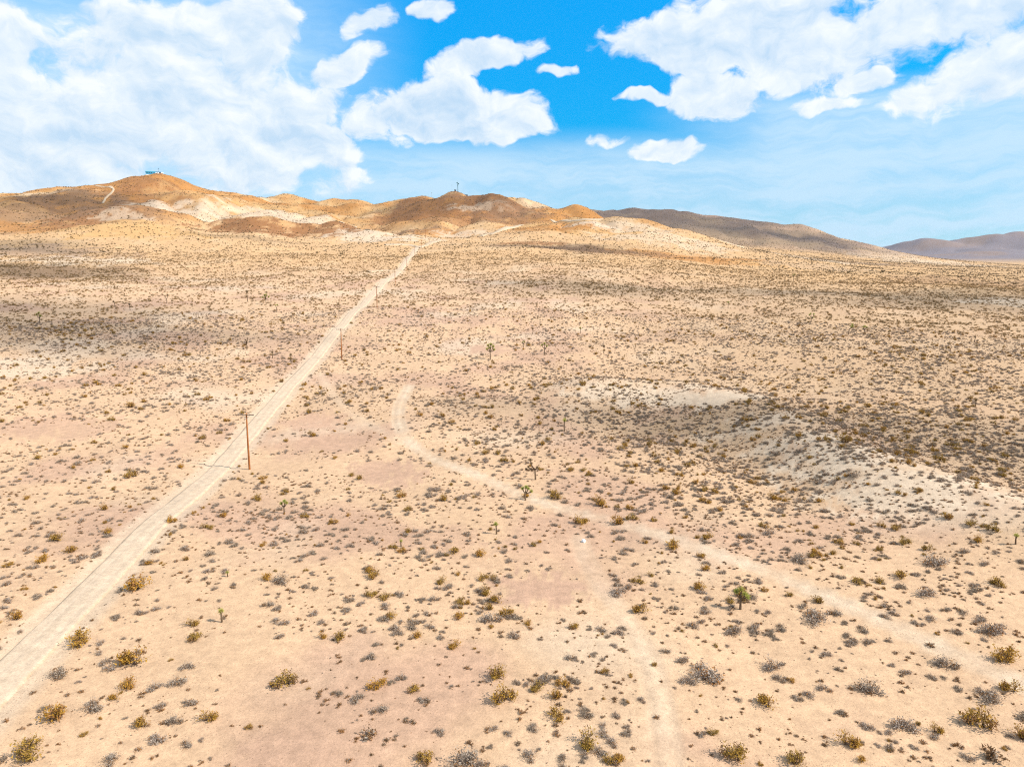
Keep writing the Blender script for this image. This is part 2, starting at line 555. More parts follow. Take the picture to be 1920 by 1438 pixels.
blend(PINK, sstep(fbm(fx / 26.0, fy / 26.0, 4, 50), -0.05, 0.45) * 0.85 * (1 - sstep(df, 400, 700)))
blend(PALE, sstep(fbm(fx / 40.0 + 9, fy / 40.0, 3, 55), 0.12, 0.5) * 0.55)
blend(TAN, sstep(af, -0.05, 0.45) * sstep(df, 60, 220) * 0.75)
blend(GOLD, sstep(df, 380, 620) * 0.55)
hz = sstep(zf, 62, 100) * (1 - sstep(df, 1300, 1450))
blend(GOLD, hz * 0.8)
hn = fbm(fx / 90.0 + 3, fy / 90.0, 4, 61)
blend(ORANGE, hz * sstep(hn, -0.25, 0.3) * 0.9)
blend(PALE, hz * sstep(-hn, 0.18, 0.5) * 0.5)
# px, py, rx (m across), ry (m along view), colour, strength
PATCH = [
    (300, 350, 110, 120, ORANGE, 0.9), (290, 345, 70, 50, RUST, 0.7), (310, 375, 90, 60, RUST, 0.6), (60, 400, 140, 110, BROWN, 0.75), (130, 378, 90, 60, BROWN, 0.8), (30, 430, 70, 40, ORANGE, 0.7),
    (160, 412, 40, 55, RUST, 0.85), (200, 396, 45, 25, BROWN, 0.7), (250, 425, 80, 55, GOLD, 0.9), (230, 405, 30, 20, PALE, 0.5), (350, 400, 60, 40, PALE, 0.8), (300, 390, 40, 20, PALE, 0.8),
    (450, 390, 120, 90, GOLD, 0.6), (520, 400, 100, 60, PALE, 0.75), (450, 425, 48, 40, RUST, 0.95), (515, 434, 36, 28, RUST, 0.95), (630, 430, 55, 40, RUST, 0.95),
    (540, 410, 60, 40, PALE, 0.6), (720, 445, 60, 40, PALE, 0.85), (840, 380, 120, 90, RUST, 0.9), (850, 400, 100, 80, ORANGE, 0.65), (780, 400, 70, 60, RUST, 0.7), (930, 385, 90, 70, RUST, 0.85),
    (900, 390, 50, 22, PALE, 0.55), (870, 415, 110, 45, RUST, 0.75), (770, 432, 60, 26, BROWN, 0.8), (840, 440, 45, 20, ORANGE, 0.7), (870, 440, 40, 18, PALE, 0.7), (960, 400, 60, 60, BROWN, 0.6),
    (1080, 393, 60, 50, ORANGE, 0.9), (1050, 430, 70, 45, ORANGE, 0.85), (1000, 425, 30, 20, GOLD, 0.8), (1110, 425, 40, 28, ORANGE, 0.8), (1120, 418, 40, 14, PALE, 0.8), (1160, 440, 70, 40, GOLD, 0.8),
    (1180, 430, 60, 35, PALE, 0.6), (1250, 450, 90, 50, PALE, 0.55), (1060, 466, 80, 28, BROWN, 0.9), (990, 457, 40, 20, RUST, 0.8), (1260, 482, 70, 40, ORANGE, 0.75), (1320, 487, 60, 30, ORANGE, 0.7), (1400, 490, 60, 40, ORANGE, 0.85), (1170, 475, 70, 30, BROWN, 0.6),
    (1500, 482, 120, 60, PALE, 0.6), (1450, 495, 50, 40, GOLD, 0.8), (1530, 500, 60, 40, TAN, 0.8), (1720, 490, 130, 160, PALE, 0.6), (1600, 492, 90, 60, BROWN, 0.55),
    (90, 510, 45, 34, BROWN, 0.55), (120, 488, 70, 30, PALE, 0.7), (60, 470, 80, 36, GREY, 0.5), (1850, 530, 90, 60, BROWN, 0.5), (1890, 565, 30, 14, PALE, 0.8), (60, 690, 22, 16, PALE, 0.7),  # brown and grey spots: cloud shade put into the soil colour
    (1130, 535, 40, 22, TAN, 0.7), (1300, 740, 22, 9, PALE, 0.9), (1150, 735, 14, 6, PALE, 0.8), (1560, 860, 12, 9, PALE, 0.9), (1700, 920, 14, 8, PALE, 0.85), (1420, 790, 14, 6, PALE, 0.7), (1290, 800, 16, 7, TAN, 0.8), (1480, 830, 9, 4, PALE, 0.8),  # the tan spots likewise tint cloud shade into the ground
    (740, 890, 6, 9, PINK, 0.9), (1010, 1105, 5.5, 5, PINK, 1.0), (920, 655, 12, 9, PINK, 0.9), (620, 830, 10, 7, PINK, 0.8), (700, 880, 5, 6, PINK, 0.8), (590, 790, 9, 6, PINK, 0.8), (540, 1420, 5, 3, PINK, 0.8),
    (100, 800, 14, 10, PINK, 0.7), (830, 1010, 6, 5, PINK, 0.6), (760, 600, 20, 20, PINK, 0.7), (540, 640, 18, 18, PINK, 0.6), (900, 600, 16, 12, PINK, 0.7), (350, 1120, 6, 5, CREAM, 0.8),
]
for (px, py, rx, ry, col, k) in PATCH:
    gx, gy, _ = ground_at(px, py)
    q = ((fx - gx) / rx) ** 2 + ((fy - gy) / ry) ** 2
    s_ = np.where(q < 2.8)[0]
    wob = fbm(fx[s_] / (0.38 * rx) + px, fy[s_] / (0.38 * rx), 5, 70, 0.7)
    kk = (sstep(1.15 - q[s_] + wob * 1.3, 0.0, 0.8) * k)[:, None]
    soil[s_] = soil[s_] * (1 - kk) + col * kk
# the dark ridge carries some cloud shade in its colour; far mountain slate grey
kf = sstep(df, 1330, 1480) * sstep(zf, 38, 62) * sstep(af, 0.06, 0.10)
blend(GREY, kf * 0.9)
blend(TAN, kf * sstep(fbm(fx / 150.0, fy / 150.0, 3, 80), -0.25, 0.25) * (1 - sstep(zf, 70, 135)) * 0.85)
blend(TAN, kf * sstep(fbm(fx / 120.0 + 7, fy / 120.0, 3, 81), 0.1, 0.4) * 0.5)
kg = sstep(df, 2300, 2900) * sstep(zf, 26, 50)
blend(SLATE, kg)
blend(GREY, kg * sstep(fbm(fx / 260.0, fy / 260.0, 3, 83), 0.0, 0.4) * 0.7)
blend(PALE, (sstep(-d_road, -4.6, -2.8) * 0.6))
blend(PALE * 1.04, trk * 0.85)
blend(CREAM * 0.70, rut * 0.32)
soil = soil * (1.0 + 0.10 * fbm(fx / 12.0, fy / 12.0, 3, 90)[:, None])
soil = soil * (1 + hz[:, None] * 0.22 * fbm(fx / 22.0, fy / 22.0, 4, 97, 0.65)[:, None]) * (1 - 0.10 * hz[:, None])


# ------------------------------------------------------------------ materials
def new_mat(name):
    m = bpy.data.materials.new(name)
    m.use_nodes = True
    nt = m.node_tree
    b = nt.nodes['Principled BSDF']
    b.inputs['Roughness'].default_value = 0.92
    b.inputs['Specular IOR Level'].default_value = 0.15
    return m, nt, b


def mat_plain(name, col, rough=0.8, metal=0.0, vary=0.12, scale=3.0):
    m, nt, b = new_mat(name)
    g = nt.nodes.new('ShaderNodeNewGeometry')
    nz = noise(nt, g.outputs['Position'], scale, 5, 0.6)
    c = mixcol(nt, nz, [v * (1 - vary * 2) for v in col], [min(1, v * (1 + vary * 2)) for v in col])
    nt.links.new(c, b.inputs['Base Color'])
    b.inputs['Roughness'].default_value = rough
    b.inputs['Metallic'].default_value = metal
    b.inputs['Specular IOR Level'].default_value = 0.3
    return m


def ground_material(name, attr=True, base=None):
    m, nt, b = new_mat(name)
    g = nt.nodes.new('ShaderNodeNewGeometry')
    pos = g.outputs['Position']
    if attr:
        at = nt.nodes.new('ShaderNodeVertexColor')
        at.layer_name = 'soil'
        col = at.outputs['Color']
    else:
        nb = noise(nt, pos, 0.25, 5, 0.6)
        la = nt.nodes.new('ShaderNodeAttribute')
        la.attribute_name = 'lane'
        sx = nt.nodes.new('ShaderNodeSeparateXYZ')
        nt.links.new(la.outputs['Vector'], sx.inputs[0])
        u_, v_ = E(nt, sx.outputs[0]), E(nt, sx.outputs[1])
        drag = noise(nt, combine(nt, u_ * 5.0, v_ * 0.035, 0.0), 1.6, 4, 0.6)        # grader and tyre marks drawn out along the road
        fine = noise(nt, combine(nt, u_ * 16.0, v_ * 0.06, 3.0), 1.5, 3, 0.6)
        wheel = (u_.abs() - 0.42).abs().step(0.16, 0.05)
        tone = nb.lin(0.3, 0.7) * 0.35 + drag.lin(0.3, 0.7) * 0.45 + fine.lin(0.3, 0.7) * 0.25 + wheel * 0.18 - 0.1
        col = mixcol(nt, tone.clamp(), base[0], base[1])
        side = u_.abs().step(0.93, 1.1) * noise(nt, pos, 0.8, 3, 0.6).step(0.35, 0.6)
        col = mixcol(nt, side * 0.7, col, (0.44, 0.30, 0.185))
    n1 = noise(nt, pos, 0.9, 6, 0.62)
    n2 = noise(nt, pos, 5.0, 4, 0.7)
    n3 = noise(nt, pos, 22.0, 3, 0.7)
    v = (n1.lin(0.3, 0.7, 0.82, 1.13)) * (n2.lin(0.3, 0.7, 0.84, 1.13)) * (n3.lin(0.3, 0.7, 0.82, 1.16))
    c = mixcol(nt, 1.0, col, combine(nt, v, v, v), 'MULTIPLY')
    # scattered gravel and dry litter
    vo = nt.nodes.new('ShaderNodeTexVoronoi')
    vo.inputs['Scale'].default_value = 3.4
    vo.inputs['Randomness'].default_value = 1.0
    nt.links.new(pos, vo.inputs['Vector'])
    spot = E(nt, vo.outputs['Distance']).step(0.17, 0.09)
    pick = nt.nodes.new('ShaderNodeSeparateColor')
    nt.links.new(vo.outputs['Color'], pick.inputs[0])
    amount = 0.9 if attr else 0.2
    spot = spot * E(nt, pick.outputs[0]).step(0.50, 0.54) * noise(nt, pos, 0.16, 3, 0.6).step(0.34, 0.56) * amount
    c = mixcol(nt, spot, c, (0.20, 0.125, 0.08))
    vo2 = nt.nodes.new('ShaderNodeTexVoronoi')
    vo2.inputs['Scale'].default_value = 4.6
    nt.links.new(pos, vo2.inputs['Vector'])
    pick2 = nt.nodes.new('ShaderNodeSeparateColor')
    nt.links.new(vo2.outputs['Color'], pick2.inputs[0])
    grit = E(nt, vo2.outputs['Distance']).step(0.28, 0.14) * E(nt, pick2.outputs[1]).step(0.45, 0.55) * noise(nt, pos, 0.3, 3, 0.6).step(0.32, 0.62)
    c = mixcol(nt, grit * (0.85 if attr else 0.2), c, (0.24, 0.14, 0.085))
    nt.links.new(c, b.inputs['Base Color'])
    bump = nt.nodes.new('ShaderNodeBump')
    bump.inputs['Strength'].default_value = 0.55
    bump.inputs['Distance'].default_value = 0.12
    hgt = n1 * 0.9 + n2 * 0.5 + n3 * 0.22 + spot * 0.25
    nt.links.new(hgt.s, bump.inputs['Height'])
    nt.links.new(bump.outputs[0], b.inputs['Normal'])
    return m


def mesh_obj(name, verts, faces, mat=None, parent=None, smooth=False, loc=(0, 0, 0)):
    me = bpy.data.meshes.new(name)
    me.from_pydata([tuple(v) for v in verts], [], [tuple(f) for f in faces])
    me.update()
    if smooth:
        me.polygons.foreach_set('use_smooth', [True] * len(me.polygons))
    o = bpy.data.objects.new(name, me)
    o.location = loc
    if mat:
        for mm in (mat if isinstance(mat, (list, tuple)) else [mat]):
            me.materials.append(mm)
    COL.objects.link(o)
    if parent is not None:
        o.parent = parent
    return o


def empty(name, loc, rz=0.0):
    o = bpy.data.objects.new(name, None)
    o.empty_display_size = 0.5
    o.location = loc
    o.rotation_euler = (0, 0, rz)
    COL.objects.link(o)
    return o


def tag(o, label=None, cat=None, group=None, kind=None):
    if label: o['label'] = label
    if cat: o['category'] = cat
    if group: o['group'] = group
    if kind: o['kind'] = kind
    return o


# ------------------------------------------------------------------ ground mesh
def build_ground():
    V = np.empty((NA * NR + 1, 3), np.float32)
    V[:-1, 0], V[:-1, 1], V[:-1, 2] = fx, fy, ZG.ravel()
    V[-1] = (0, 0, float(ZG[:, 0].mean()))
    i, j = np.meshgrid(np.arange(NA), np.arange(NR - 1), indexing='ij')
    i2 = (i + 1) % NA
    F = np.stack([i * NR + j, i * NR + j + 1, i2 * NR + j + 1, i2 * NR + j], -1).reshape(-1, 4)
    ii = np.arange(NA)
    T = np.stack([np.full(NA, NA * NR), ii * NR, ((ii + 1) % NA) * NR], -1)
    me = bpy.data.meshes.new("desert_ground")
    me.vertices.add(len(V)); me.vertices.foreach_set('co', V.ravel())
    loops = np.concatenate([F.ravel(), T.ravel()]).astype(np.int32)
    starts = np.concatenate([np.arange(len(F)) * 4, len(F) * 4 + np.arange(NA) * 3]).astype(np.int32)
    me.loops.add(len(loops)); me.loops.foreach_set('vertex_index', loops)
    me.polygons.add(len(starts)); me.polygons.foreach_set('loop_start', starts)
    me.polygons.foreach_set('use_smooth', np.ones(len(starts), bool))
    me.update(calc_edges=True)
    ca = me.color_attributes.new('soil', 'FLOAT_COLOR', 'POINT')
    c4 = np.ones((len(V), 4), np.float32)
    c4[:-1, :3] = np.clip(soil, 0, 1); c4[-1, :3] = CREAM
    ca.data.foreach_set('color', c4.ravel())
    me.materials.append(ground_material("desert_soil"))
    o = bpy.data.objects.new("desert_ground", me)
    COL.objects.link(o)
    tag(o, kind='structure')
    return o


build_ground()

# ------------------------------------------------------------------ roads and tracks draped on the ground
M_ROAD = ground_material("graded_dirt", False, ((0.46, 0.342, 0.235), (0.525, 0.402, 0.288)))
M_TRACK = ground_material("bladed_track", False, ((0.44, 0.32, 0.205), (0.50, 0.385, 0.27)))


def strip(name, line, half, mat, profile, lift=0.05, jitter=0.12, seed=0):
    line = np.asarray(line)
    tan = np.gradient(line, axis=0)
    tan /= np.maximum(np.hypot(tan[:, 0], tan[:, 1])[:, None], 1e-9)
    nor = np.stack([tan[:, 1], -tan[:, 0]], 1)
    m = len(line); k = len(profile)
    s = np.arange(m) * 1.0
    V = []
    for q, (u, dz) in enumerate(profile):
        w = half * u * (1 + jitter * fbm(s / 9.0 + q * 7.7, np.full(m, seed + q * 1.3), 3, 5))
        p = line + nor * w[:, None]
        D = np.hypot(p[:, 0], p[:, 1])
        z = height(p[:, 0], p[:, 1]) + dz + lift + 0.0004 * D * (1 if abs(u) < 0.99 else -1)
        V.append(np.column_stack([p, z]))
    V = np.stack(V, 1).reshape(-1, 3)
    F = [(a * k + b, a * k + b + 1, (a + 1) * k + b + 1, (a + 1) * k + b) for a in range(m - 1) for b in range(k - 1)]
    o = mesh_obj(name, V, F, mat, smooth=True)
    at = o.data.attributes.new('lane', 'FLOAT_VECTOR', 'POINT')      # across and along the road
    run = np.concatenate([[0], np.cumsum(np.hypot(*np.diff(line, axis=0).T))])
    lane = np.zeros((m, k, 3), np.float32)
    lane[:, :, 0] = np.array([q[0] for q in profile])[None, :]
    lane[:, :, 1] = run[:, None]
    at.data.foreach_set('vector', lane.ravel())
    tag(o, kind='structure')
    return o


ROAD_PROF = [(-1.25, -0.45), (-1.06, 0.13), (-0.93, 0.09), (-0.78, 0.10), (-0.52, 0.05), (-0.28, 0.10), (0.0, 0.14), (0.28, 0.10), (0.52, 0.05), (0.78, 0.10), (0.93, 0.09), (1.06, 0.09), (1.25, -0.45)]
TRACK_PROF = [(-1.2, -0.9), (-0.95, 0.05), (-0.4, 0.1), (0.4, 0.1), (0.95, 0.05), (1.2, -0.9)]
strip("dirt_road", road_line, 1.75, M_ROAD, ROAD_PROF)
TR = [
    ([(785, 464), (770, 460), (745, 459), (720, 460)], 3.4), ([(783, 465), (800, 460), (822, 452)], 3.0), ([(900, 444), (925, 438), (942, 431), (955, 427), (980, 422)], 3.6),
    ([(1035, 413), (1060, 414), (1085, 414), (1110, 413), (1130, 410)], 3.2), ([(205, 350), (214, 356), (200, 370), (192, 383)], 1.2), ([(180, 349), (196, 351), (212, 355)], 1.1),
    ([(690, 510), (715, 508), (738, 509), (760, 508)], 1.8), ([(640, 418), (665, 425), (690, 432)], 2.4),
]
for q, (pp, hw) in enumerate(TR):
    strip("bladed_track", polyline(pp, 2.5), hw, M_TRACK, TRACK_PROF, 0.25, 0.25, q * 3 + 1)


# ------------------------------------------------------------------ mesh pieces
def tube(path, radii, seg=7, cap=True):
    """Tapered tube along a list of points -> verts, faces."""
    V, F = [], []
    path = [Vector(p) for p in path]
    up = Vector((0.13, 0.99, 0.05))
    for i, p in enumerate(path):
        t = (path[min(i + 1, len(path) - 1)] - path[max(i - 1, 0)]).normalized()
        a = t.cross(up)
        if a.length < 1e-3:
            a = t.cross(Vector((1, 0, 0)))
        a.normalize(); b = t.cross(a)
        for s in range(seg):
            th = 2 * math.pi * s / seg
            V.append(tuple(p + (a * math.cos(th) + b * math.sin(th)) * radii[i]))
    for i in range(len(path) - 1):
        for s in range(seg):
            F.append((i * seg + s, i * seg + (s + 1) % seg, (i + 1) * seg + (s + 1) % seg, (i + 1) * seg + s))
    if cap:
        F.append(tuple(range(seg))[::-1])
        F.append(tuple(range((len(path) - 1) * seg, len(path) * seg)))
    return V, F


def box(cx, cy, cz, sx, sy, sz):
    V = [(cx + sx * a / 2, cy + sy * b / 2, cz + sz * c / 2) for c in (-1, 1) for b in (-1, 1) for a in (-1, 1)]
    F = [(0, 2, 3, 1), (4, 5, 7, 6), (0, 1, 5, 4), (2, 6, 7, 3), (0, 4, 6, 2), (1, 3, 7, 5)]
    return V, F


def merge(parts):
    V, F = [], []
    for v, f in parts:
        o = len(V)
        V += list(v)
        F += [tuple(i + o for i in g) for g in f]
    return V, F


# ------------------------------------------------------------------ utility poles
M_POLE = mat_plain("weathered_pole_wood", (0.27, 0.095, 0.024), 0.85, 0, 0.2, 2.0)
M_ARM = mat_plain("grey_arm_wood", (0.12, 0.09, 0.07), 0.85, 0, 0.2, 4.0)
M_INS = mat_plain("glazed_insulator", (0.30, 0.30, 0.29), 0.3, 0, 0.05, 4.0)
M_STEEL = mat_plain("galvanised_steel", (0.30, 0.33, 0.35), 0.5, 0.4, 0.08, 4.0)
POLE_H = 10.0


def make_pole(loc, rz, label, h):
    t = empty("utility_pole", loc, rz)
    tag(t, label, "utility pole", "wooden utility poles along the dirt road")
    lean = 0.10
    v, f = tube([(0, 0, -1.2), (0, 0, 0.2), (0.02, 0, h * 0.5), (lean, 0, h)], [0.19, 0.18, 0.155, 0.12], 10)
    mesh_obj("pole", v, f, M_POLE, t, True)
    za = h - 0.28
    v, f = box(lean, -0.17, za, 2.9, 0.11, 0.13)
    arm = mesh_obj("crossarm", v, f, M_ARM, t)
    for s in (-1, 1):
        v, f = tube([(lean + s * 0.75, -0.13, za - 0.06), (lean, -0.14, za - 0.75)], [0.025, 0.025], 5)
        mesh_obj("arm_brace", v, f, M_STEEL, t)
    for xx in (-1.35, -0.7, 0.75, 1.35):
        v, f = tube([(lean + xx, -0.17, za + 0.065), (lean + xx, -0.17, za + 0.14), (lean + xx, -0.17, za + 0.15), (lean + xx, -0.17, za + 0.23), (lean + xx, -0.17, za + 0.27)], [0.018, 0.018, 0.06, 0.055, 0.03], 8)
        mesh_obj("insulator", v, f, M_INS, arm, True)
    return t


POLES = [
    ((468, 880), 772, "tall brown wooden utility pole with crossarm, nearest of the row beside the dirt road"),
    ((641, 675), 616, "second nearest wooden utility pole with crossarm, right of the dirt road"),
    ((707, 577), 537, "third nearest thin wooden utility pole, standing right beside the dirt road"),
    ((741, 535), 503, "fourth nearest utility pole, where a faint pale track crosses the dirt road"),
    ((763, 508), 487, "fifth utility pole from the camera, beside a yellow bush on the road edge"),
    ((778, 482), 465, "small distant utility pole beside the upper end of the straight dirt road"),
    ((790, 465), 446, "distant utility pole standing at the road junction under the brown hill"),
    ((798, 447), 428, "farthest utility pole, on the rust brown slope above the road junction"),
]
for (bp, ty, lab) in POLES:
    x, y, z = ground_at(*bp)
    d = math.hypot(x, y)
    f_ = project(x, y, z)[2]
    h = min(10.8, max(9.4, (bp[1] - ty) * float(f_) / FPX))
    make_pole((x, y, z), R(-4) + random.uniform(-0.05, 0.05), lab, h)

# ------------------------------------------------------------------ Joshua trees
M_BARK = mat_plain("joshua_bark", (0.13, 0.085, 0.05), 0.95, 0, 0.25, 6.0)


def mat_leaf(name, cols, trans=0.2):
    """Foliage: one tone per plant, taken between two colours of the species."""
    m = bpy.data.materials.new(name)
    m.use_nodes = True
    nt = m.node_tree
    nt.nodes.clear()
    out = nt.nodes.new('ShaderNodeOutputMaterial')
    oi = nt.nodes.new('ShaderNodeObjectInfo')
    g = nt.nodes.new('ShaderNodeNewGeometry')
    rnd = E(nt, oi.outputs['Random'])
    isl = E(nt, g.outputs['Random Per Island'])
    c = mixcol(nt, rnd, cols[0], cols[1])
    c = mixcol(nt, isl * 0.7, c, cols[2])
    d = nt.nodes.new('ShaderNodeBsdfDiffuse')
    tr = nt.nodes.new('ShaderNodeBsdfTranslucent')
    mx = nt.nodes.new('ShaderNodeMixShader')
    nt.links.new(c, d.inputs[0]); nt.links.new(c, tr.inputs[0])
    mx.inputs[0].default_value = trans
    nt.links.new(d.outputs[0], mx.inputs[1]); nt.links.new(tr.outputs[0], mx.inputs[2])
    nt.links.new(mx.outputs[0], out.inputs[0])
    return m


M_YUCCA = mat_leaf("joshua_leaves", ((0.30, 0.36, 0.06), (0.46, 0.43, 0.10), (0.50, 0.44, 0.18)), 0.3)
M_SKIRT = mat_leaf("dead_joshua_leaves", ((0.26, 0.18, 0.09), (0.17, 0.11, 0.06), (0.30, 0.22, 0.12)), 0.1)


def rosette(c, axis, r, nleaf, rs, low=-0.35):
    V, F = [], []
    c = Vector(c); ax = Vector(axis).normalized()
    for _ in range(nleaf):
        while True:
            d = Vector((rs.uniform(-1, 1), rs.uniform(-1, 1), rs.uniform(-1, 1)))
            if 0.1 < d.length < 1 and d.normalized().dot(ax) > low:
                break
        d.normalize()
        s = d.cross(Vector((rs.uniform(-1, 1), rs.uniform(-1, 1), rs.uniform(-1, 1)))).normalized() * r * 0.09
        L = r * rs.uniform(0.75, 1.1)
        o = len(V)
        b = c + d * r * 0.12 - ax * r * rs.uniform(0, 0.5)
        V += [tuple(b - s), tuple(b + s), tuple(b + d * L)]
        F.append((o, o + 1, o + 2))
    return V, F


def make_joshua(loc, h, heads, seed, label, lean=0.0, dead=False):
    """heads: list of (dx, dz_fraction) of rosettes, relative to the height; the first branches leave the trunk."""
    rs = random.Random(seed)
    t = empty("joshua_tree", loc, rs.uniform(-0.3, 0.3))
    tag(t, label, "joshua tree", "joshua trees on the desert plain")
    rt = 0.05 * h ** 0.6 + 0.03
    fork = 0.86 if len(heads) == 1 else 0.52
    top = (lean * h * fork, 0, h * fork)
    path = [(0, 0, -0.3), (0.01, 0, 0.0), (lean * h * 0.3 + rs.uniform(-0.02, 0.02) * h, rs.uniform(-0.02, 0.02) * h, h * fork * 0.5), top]
    v, f = tube(path, [rt * 1.35, rt * 1.15, rt * 0.95, rt * 0.85], 8)
    stem = mesh_obj("trunk", v, f, M_BARK, t, True)
    holder = stem
    for (dx, fz) in heads:
        dy = rs.uniform(-0.16, 0.16) * h
        end = Vector((dx * h, dy if len(heads) > 1 else 0.0, fz * h))
        if len(heads) > 1:
            mid = Vector(top).lerp(end, 0.5) + Vector((dx * h * 0.22, dy * 0.3, -0.05 * h))
            v, f = tube([Vector(top) - Vector((0, 0, 0.06 * h)), mid, end], [rt * 0.8, rt * 0.68, rt * 0.6], 7)
            holder = mesh_obj("branch", v, f, M_BARK, t, True)
            ax = (end - mid).normalized()
        else:
            ax = Vector((lean, 0, 1))
        rr = (0.19 if len(heads) == 1 else 0.135) * h ** 0.75 * 1.15 + 0.08
        rr *= 0.62 if dead and len(heads) > 1 else 1.0
        v, f = rosette(end, ax, rr, 110, rs)
        mesh_obj("leaf_rosette", v, f, M_SKIRT if dead else M_YUCCA, holder)
        v, f = rosette(end - ax * rr * 0.75, -ax, rr * 0.6, 40, rs, -0.2)
        mesh_obj("dead_leaf_skirt", v, f, M_SKIRT, holder)
    return t


S1 = [(0, 0.88)]
JOSHUA = [
    ((1388, 1142), 40, [(-0.19, 0.78), (0.0, 0.88), (0.27, 0.60), (0.15, 0.74)], "bright green joshua tree with stubby forked arms, largest near the right trail", 0, False),
    ((985, 938), 27, [(-0.18, 0.8), (0.05, 0.92), (0.2, 0.82), (0.4, 0.62)], "joshua tree with pale tufted head on a thin grey trunk beside the trail", 0, False),
    ((1004, 899), 40, [(-0.35, 0.55), (-0.18, 0.78), (-0.22, 0.95), (0.08, 0.6), (-0.45, 0.42)], "straggly dark joshua tree with bent drooping arms just behind the pale tufted one", -0.05, True),
    ((1058, 809), 25, S1, "small single-stemmed joshua tree with bright yellow green tip, alone on bare sand", 0, False),
    ((919, 674), 30, [(-0.22, 0.7), (-0.1, 0.9), (0.08, 0.95), (0.22, 0.82), (0.28, 0.62), (0.02, 0.75)], "round-crowned joshua tree at the edge of a bare pink patch", 0, False),
    ((1021, 664), 22, [(-0.2, 0.78), (0.02, 0.92), (0.2, 0.7)], "yellow green multi-headed joshua tree at right end of the bare pink patch", 0, False),
    ((981, 652), 13, [(-0.1, 0.8), (0.15, 0.9)], "tiny joshua tree on far side of the bare pink patch", 0, False),
    ((999, 627), 13, S1, "thin dark joshua stem standing beyond the bare pink patch", 0.05, True),
    ((463, 656), 23, [(-0.35, 0.62), (-0.08, 0.82), (0.12, 0.95), (0.02, 0.7)], "dark forked joshua tree left of the dirt road on pale ground", 0, True),
    ((499, 571), 20, [(-0.25, 0.7), (-0.08, 0.9), (0.1, 0.95), (0.25, 0.75), (0, 0.75)], "yellow-crowned joshua tree, brightest left of the dirt road", 0, False),
    ((519, 584), 14, [(-0.1, 0.85), (0.12, 0.9)], "small pale joshua tree just right of the yellow-crowned one", 0, False),
    ((458, 626), 13, [(-0.2, 0.8), (0.05, 0.95)], "thin bare-looking joshua tree above the dark forked one", 0, True),
    ((464, 566), 22, S1, "tall thin joshua stem left of the yellow-crowned joshua tree", 0, True),
    ((511, 672), 14, S1, "slender joshua stem right of the dark forked one, farther from the road", 0, True),
    ((546, 679), 17, S1, "slender dark joshua stem nearest the left edge of the dirt road", 0, True),
    ((1520, 605), 19, [(-0.3, 0.8), (-0.05, 0.9), (0.3, 0.85), (0.28, 0.5)], "leaning dark-armed joshua tree on the right plain, left of a pair", 0.12, False),
    ((1591, 627), 20, [(0.1, 0.75), (0.28, 0.92), (0.4, 0.8)], "joshua tree with yellow head, left one of the pair on the right plain", 0.06, False),
    ((1620, 628), 18, [(-0.15, 0.85), (0.02, 0.92), (0.22, 0.82)], "compact joshua tree with pale green head, right one of the pair on the right plain", 0, False),
    ((1132, 663), 16, S1, "lone thin joshua stem right of the bare pink patch", 0.06, True),
    ((1827, 642), 13, S1, "leaning dark joshua stem near right edge of the plain", 0.18, True),
    ((1904, 1020), 20, S1, "single joshua stem with yellow tuft by right edge of the picture", 0, False),
    ((1829, 762), 14, S1, "short dark joshua stem in the dense scrub at right", 0, True),
    ((416, 1166), 24, S1, "young joshua with round green tuft on a white stem, right of the dirt road", 0, False),
    ((427, 1081), 10, S1, "tiny bright green joshua seedling between the road and the bare ground", 0, False),
    ((931, 1001), 22, [(-0.05, 0.88)], "young leaning joshua with bright green tuft beside grey scrub", -0.06, False),
    ((752, 1024), 12, S1, "small green joshua seedling left of the leaning young joshua", 0, False),
    ((533, 962), 24, [(-0.2, 0.78), (0.05, 0.95), (0.22, 0.85)], "thin joshua with straw yellow head right of the road bend", 0, False),
    ((1088, 625), 12, S1, "thin pale joshua far beyond the trail, right of centre", 0, False),
    ((244, 582), 14, S1, "thin dark joshua stem on the left plain, lone and straight", 0, True),
    ((313, 569), 17, [(-0.2, 0.85), (0.1, 0.95)], "forked thin joshua on the left plain under the hill", 0, True),
    ((216, 576), 12, [(-0.2, 0.9)], "crooked small joshua stem beside the lone straight one", -0.1, True),
    ((75, 607), 22, [(-0.15, 0.8), (0.05, 0.95), (0.15, 0.7)], "joshua tree in the shaded scrub near left edge of the picture", 0, False),
    ((1488, 527), 13, [(-0.1, 0.85), (0.12, 0.95)], "faint joshua on the orange edge of the right plain", 0, False),
    ((1365, 578), 13, S1, "small thin joshua between the pink patch and the leaning dark-armed one", 0, False),
    ((805, 456), 10, [(-0.15, 0.8), (0.15, 0.9)], "dark joshua silhouette beside the road junction under the brown hill", 0, True),
]
TREE_XY = []
for k, (bp, hp, heads, lab, lean, dead) in enumerate(JOSHUA):
    x, y, z = ground_at(*bp)
    f_ = float(project(x, y, z)[2])
    dep = math.atan2(CAM_Z - z, math.hypot(x, y))
    h = hp * f_ / FPX / max(0.6, math.cos(dep + 0.0))
    make_joshua((x, y, z), h, heads, 100 + k, lab, lean, dead)
    TREE_XY.append((x, y))


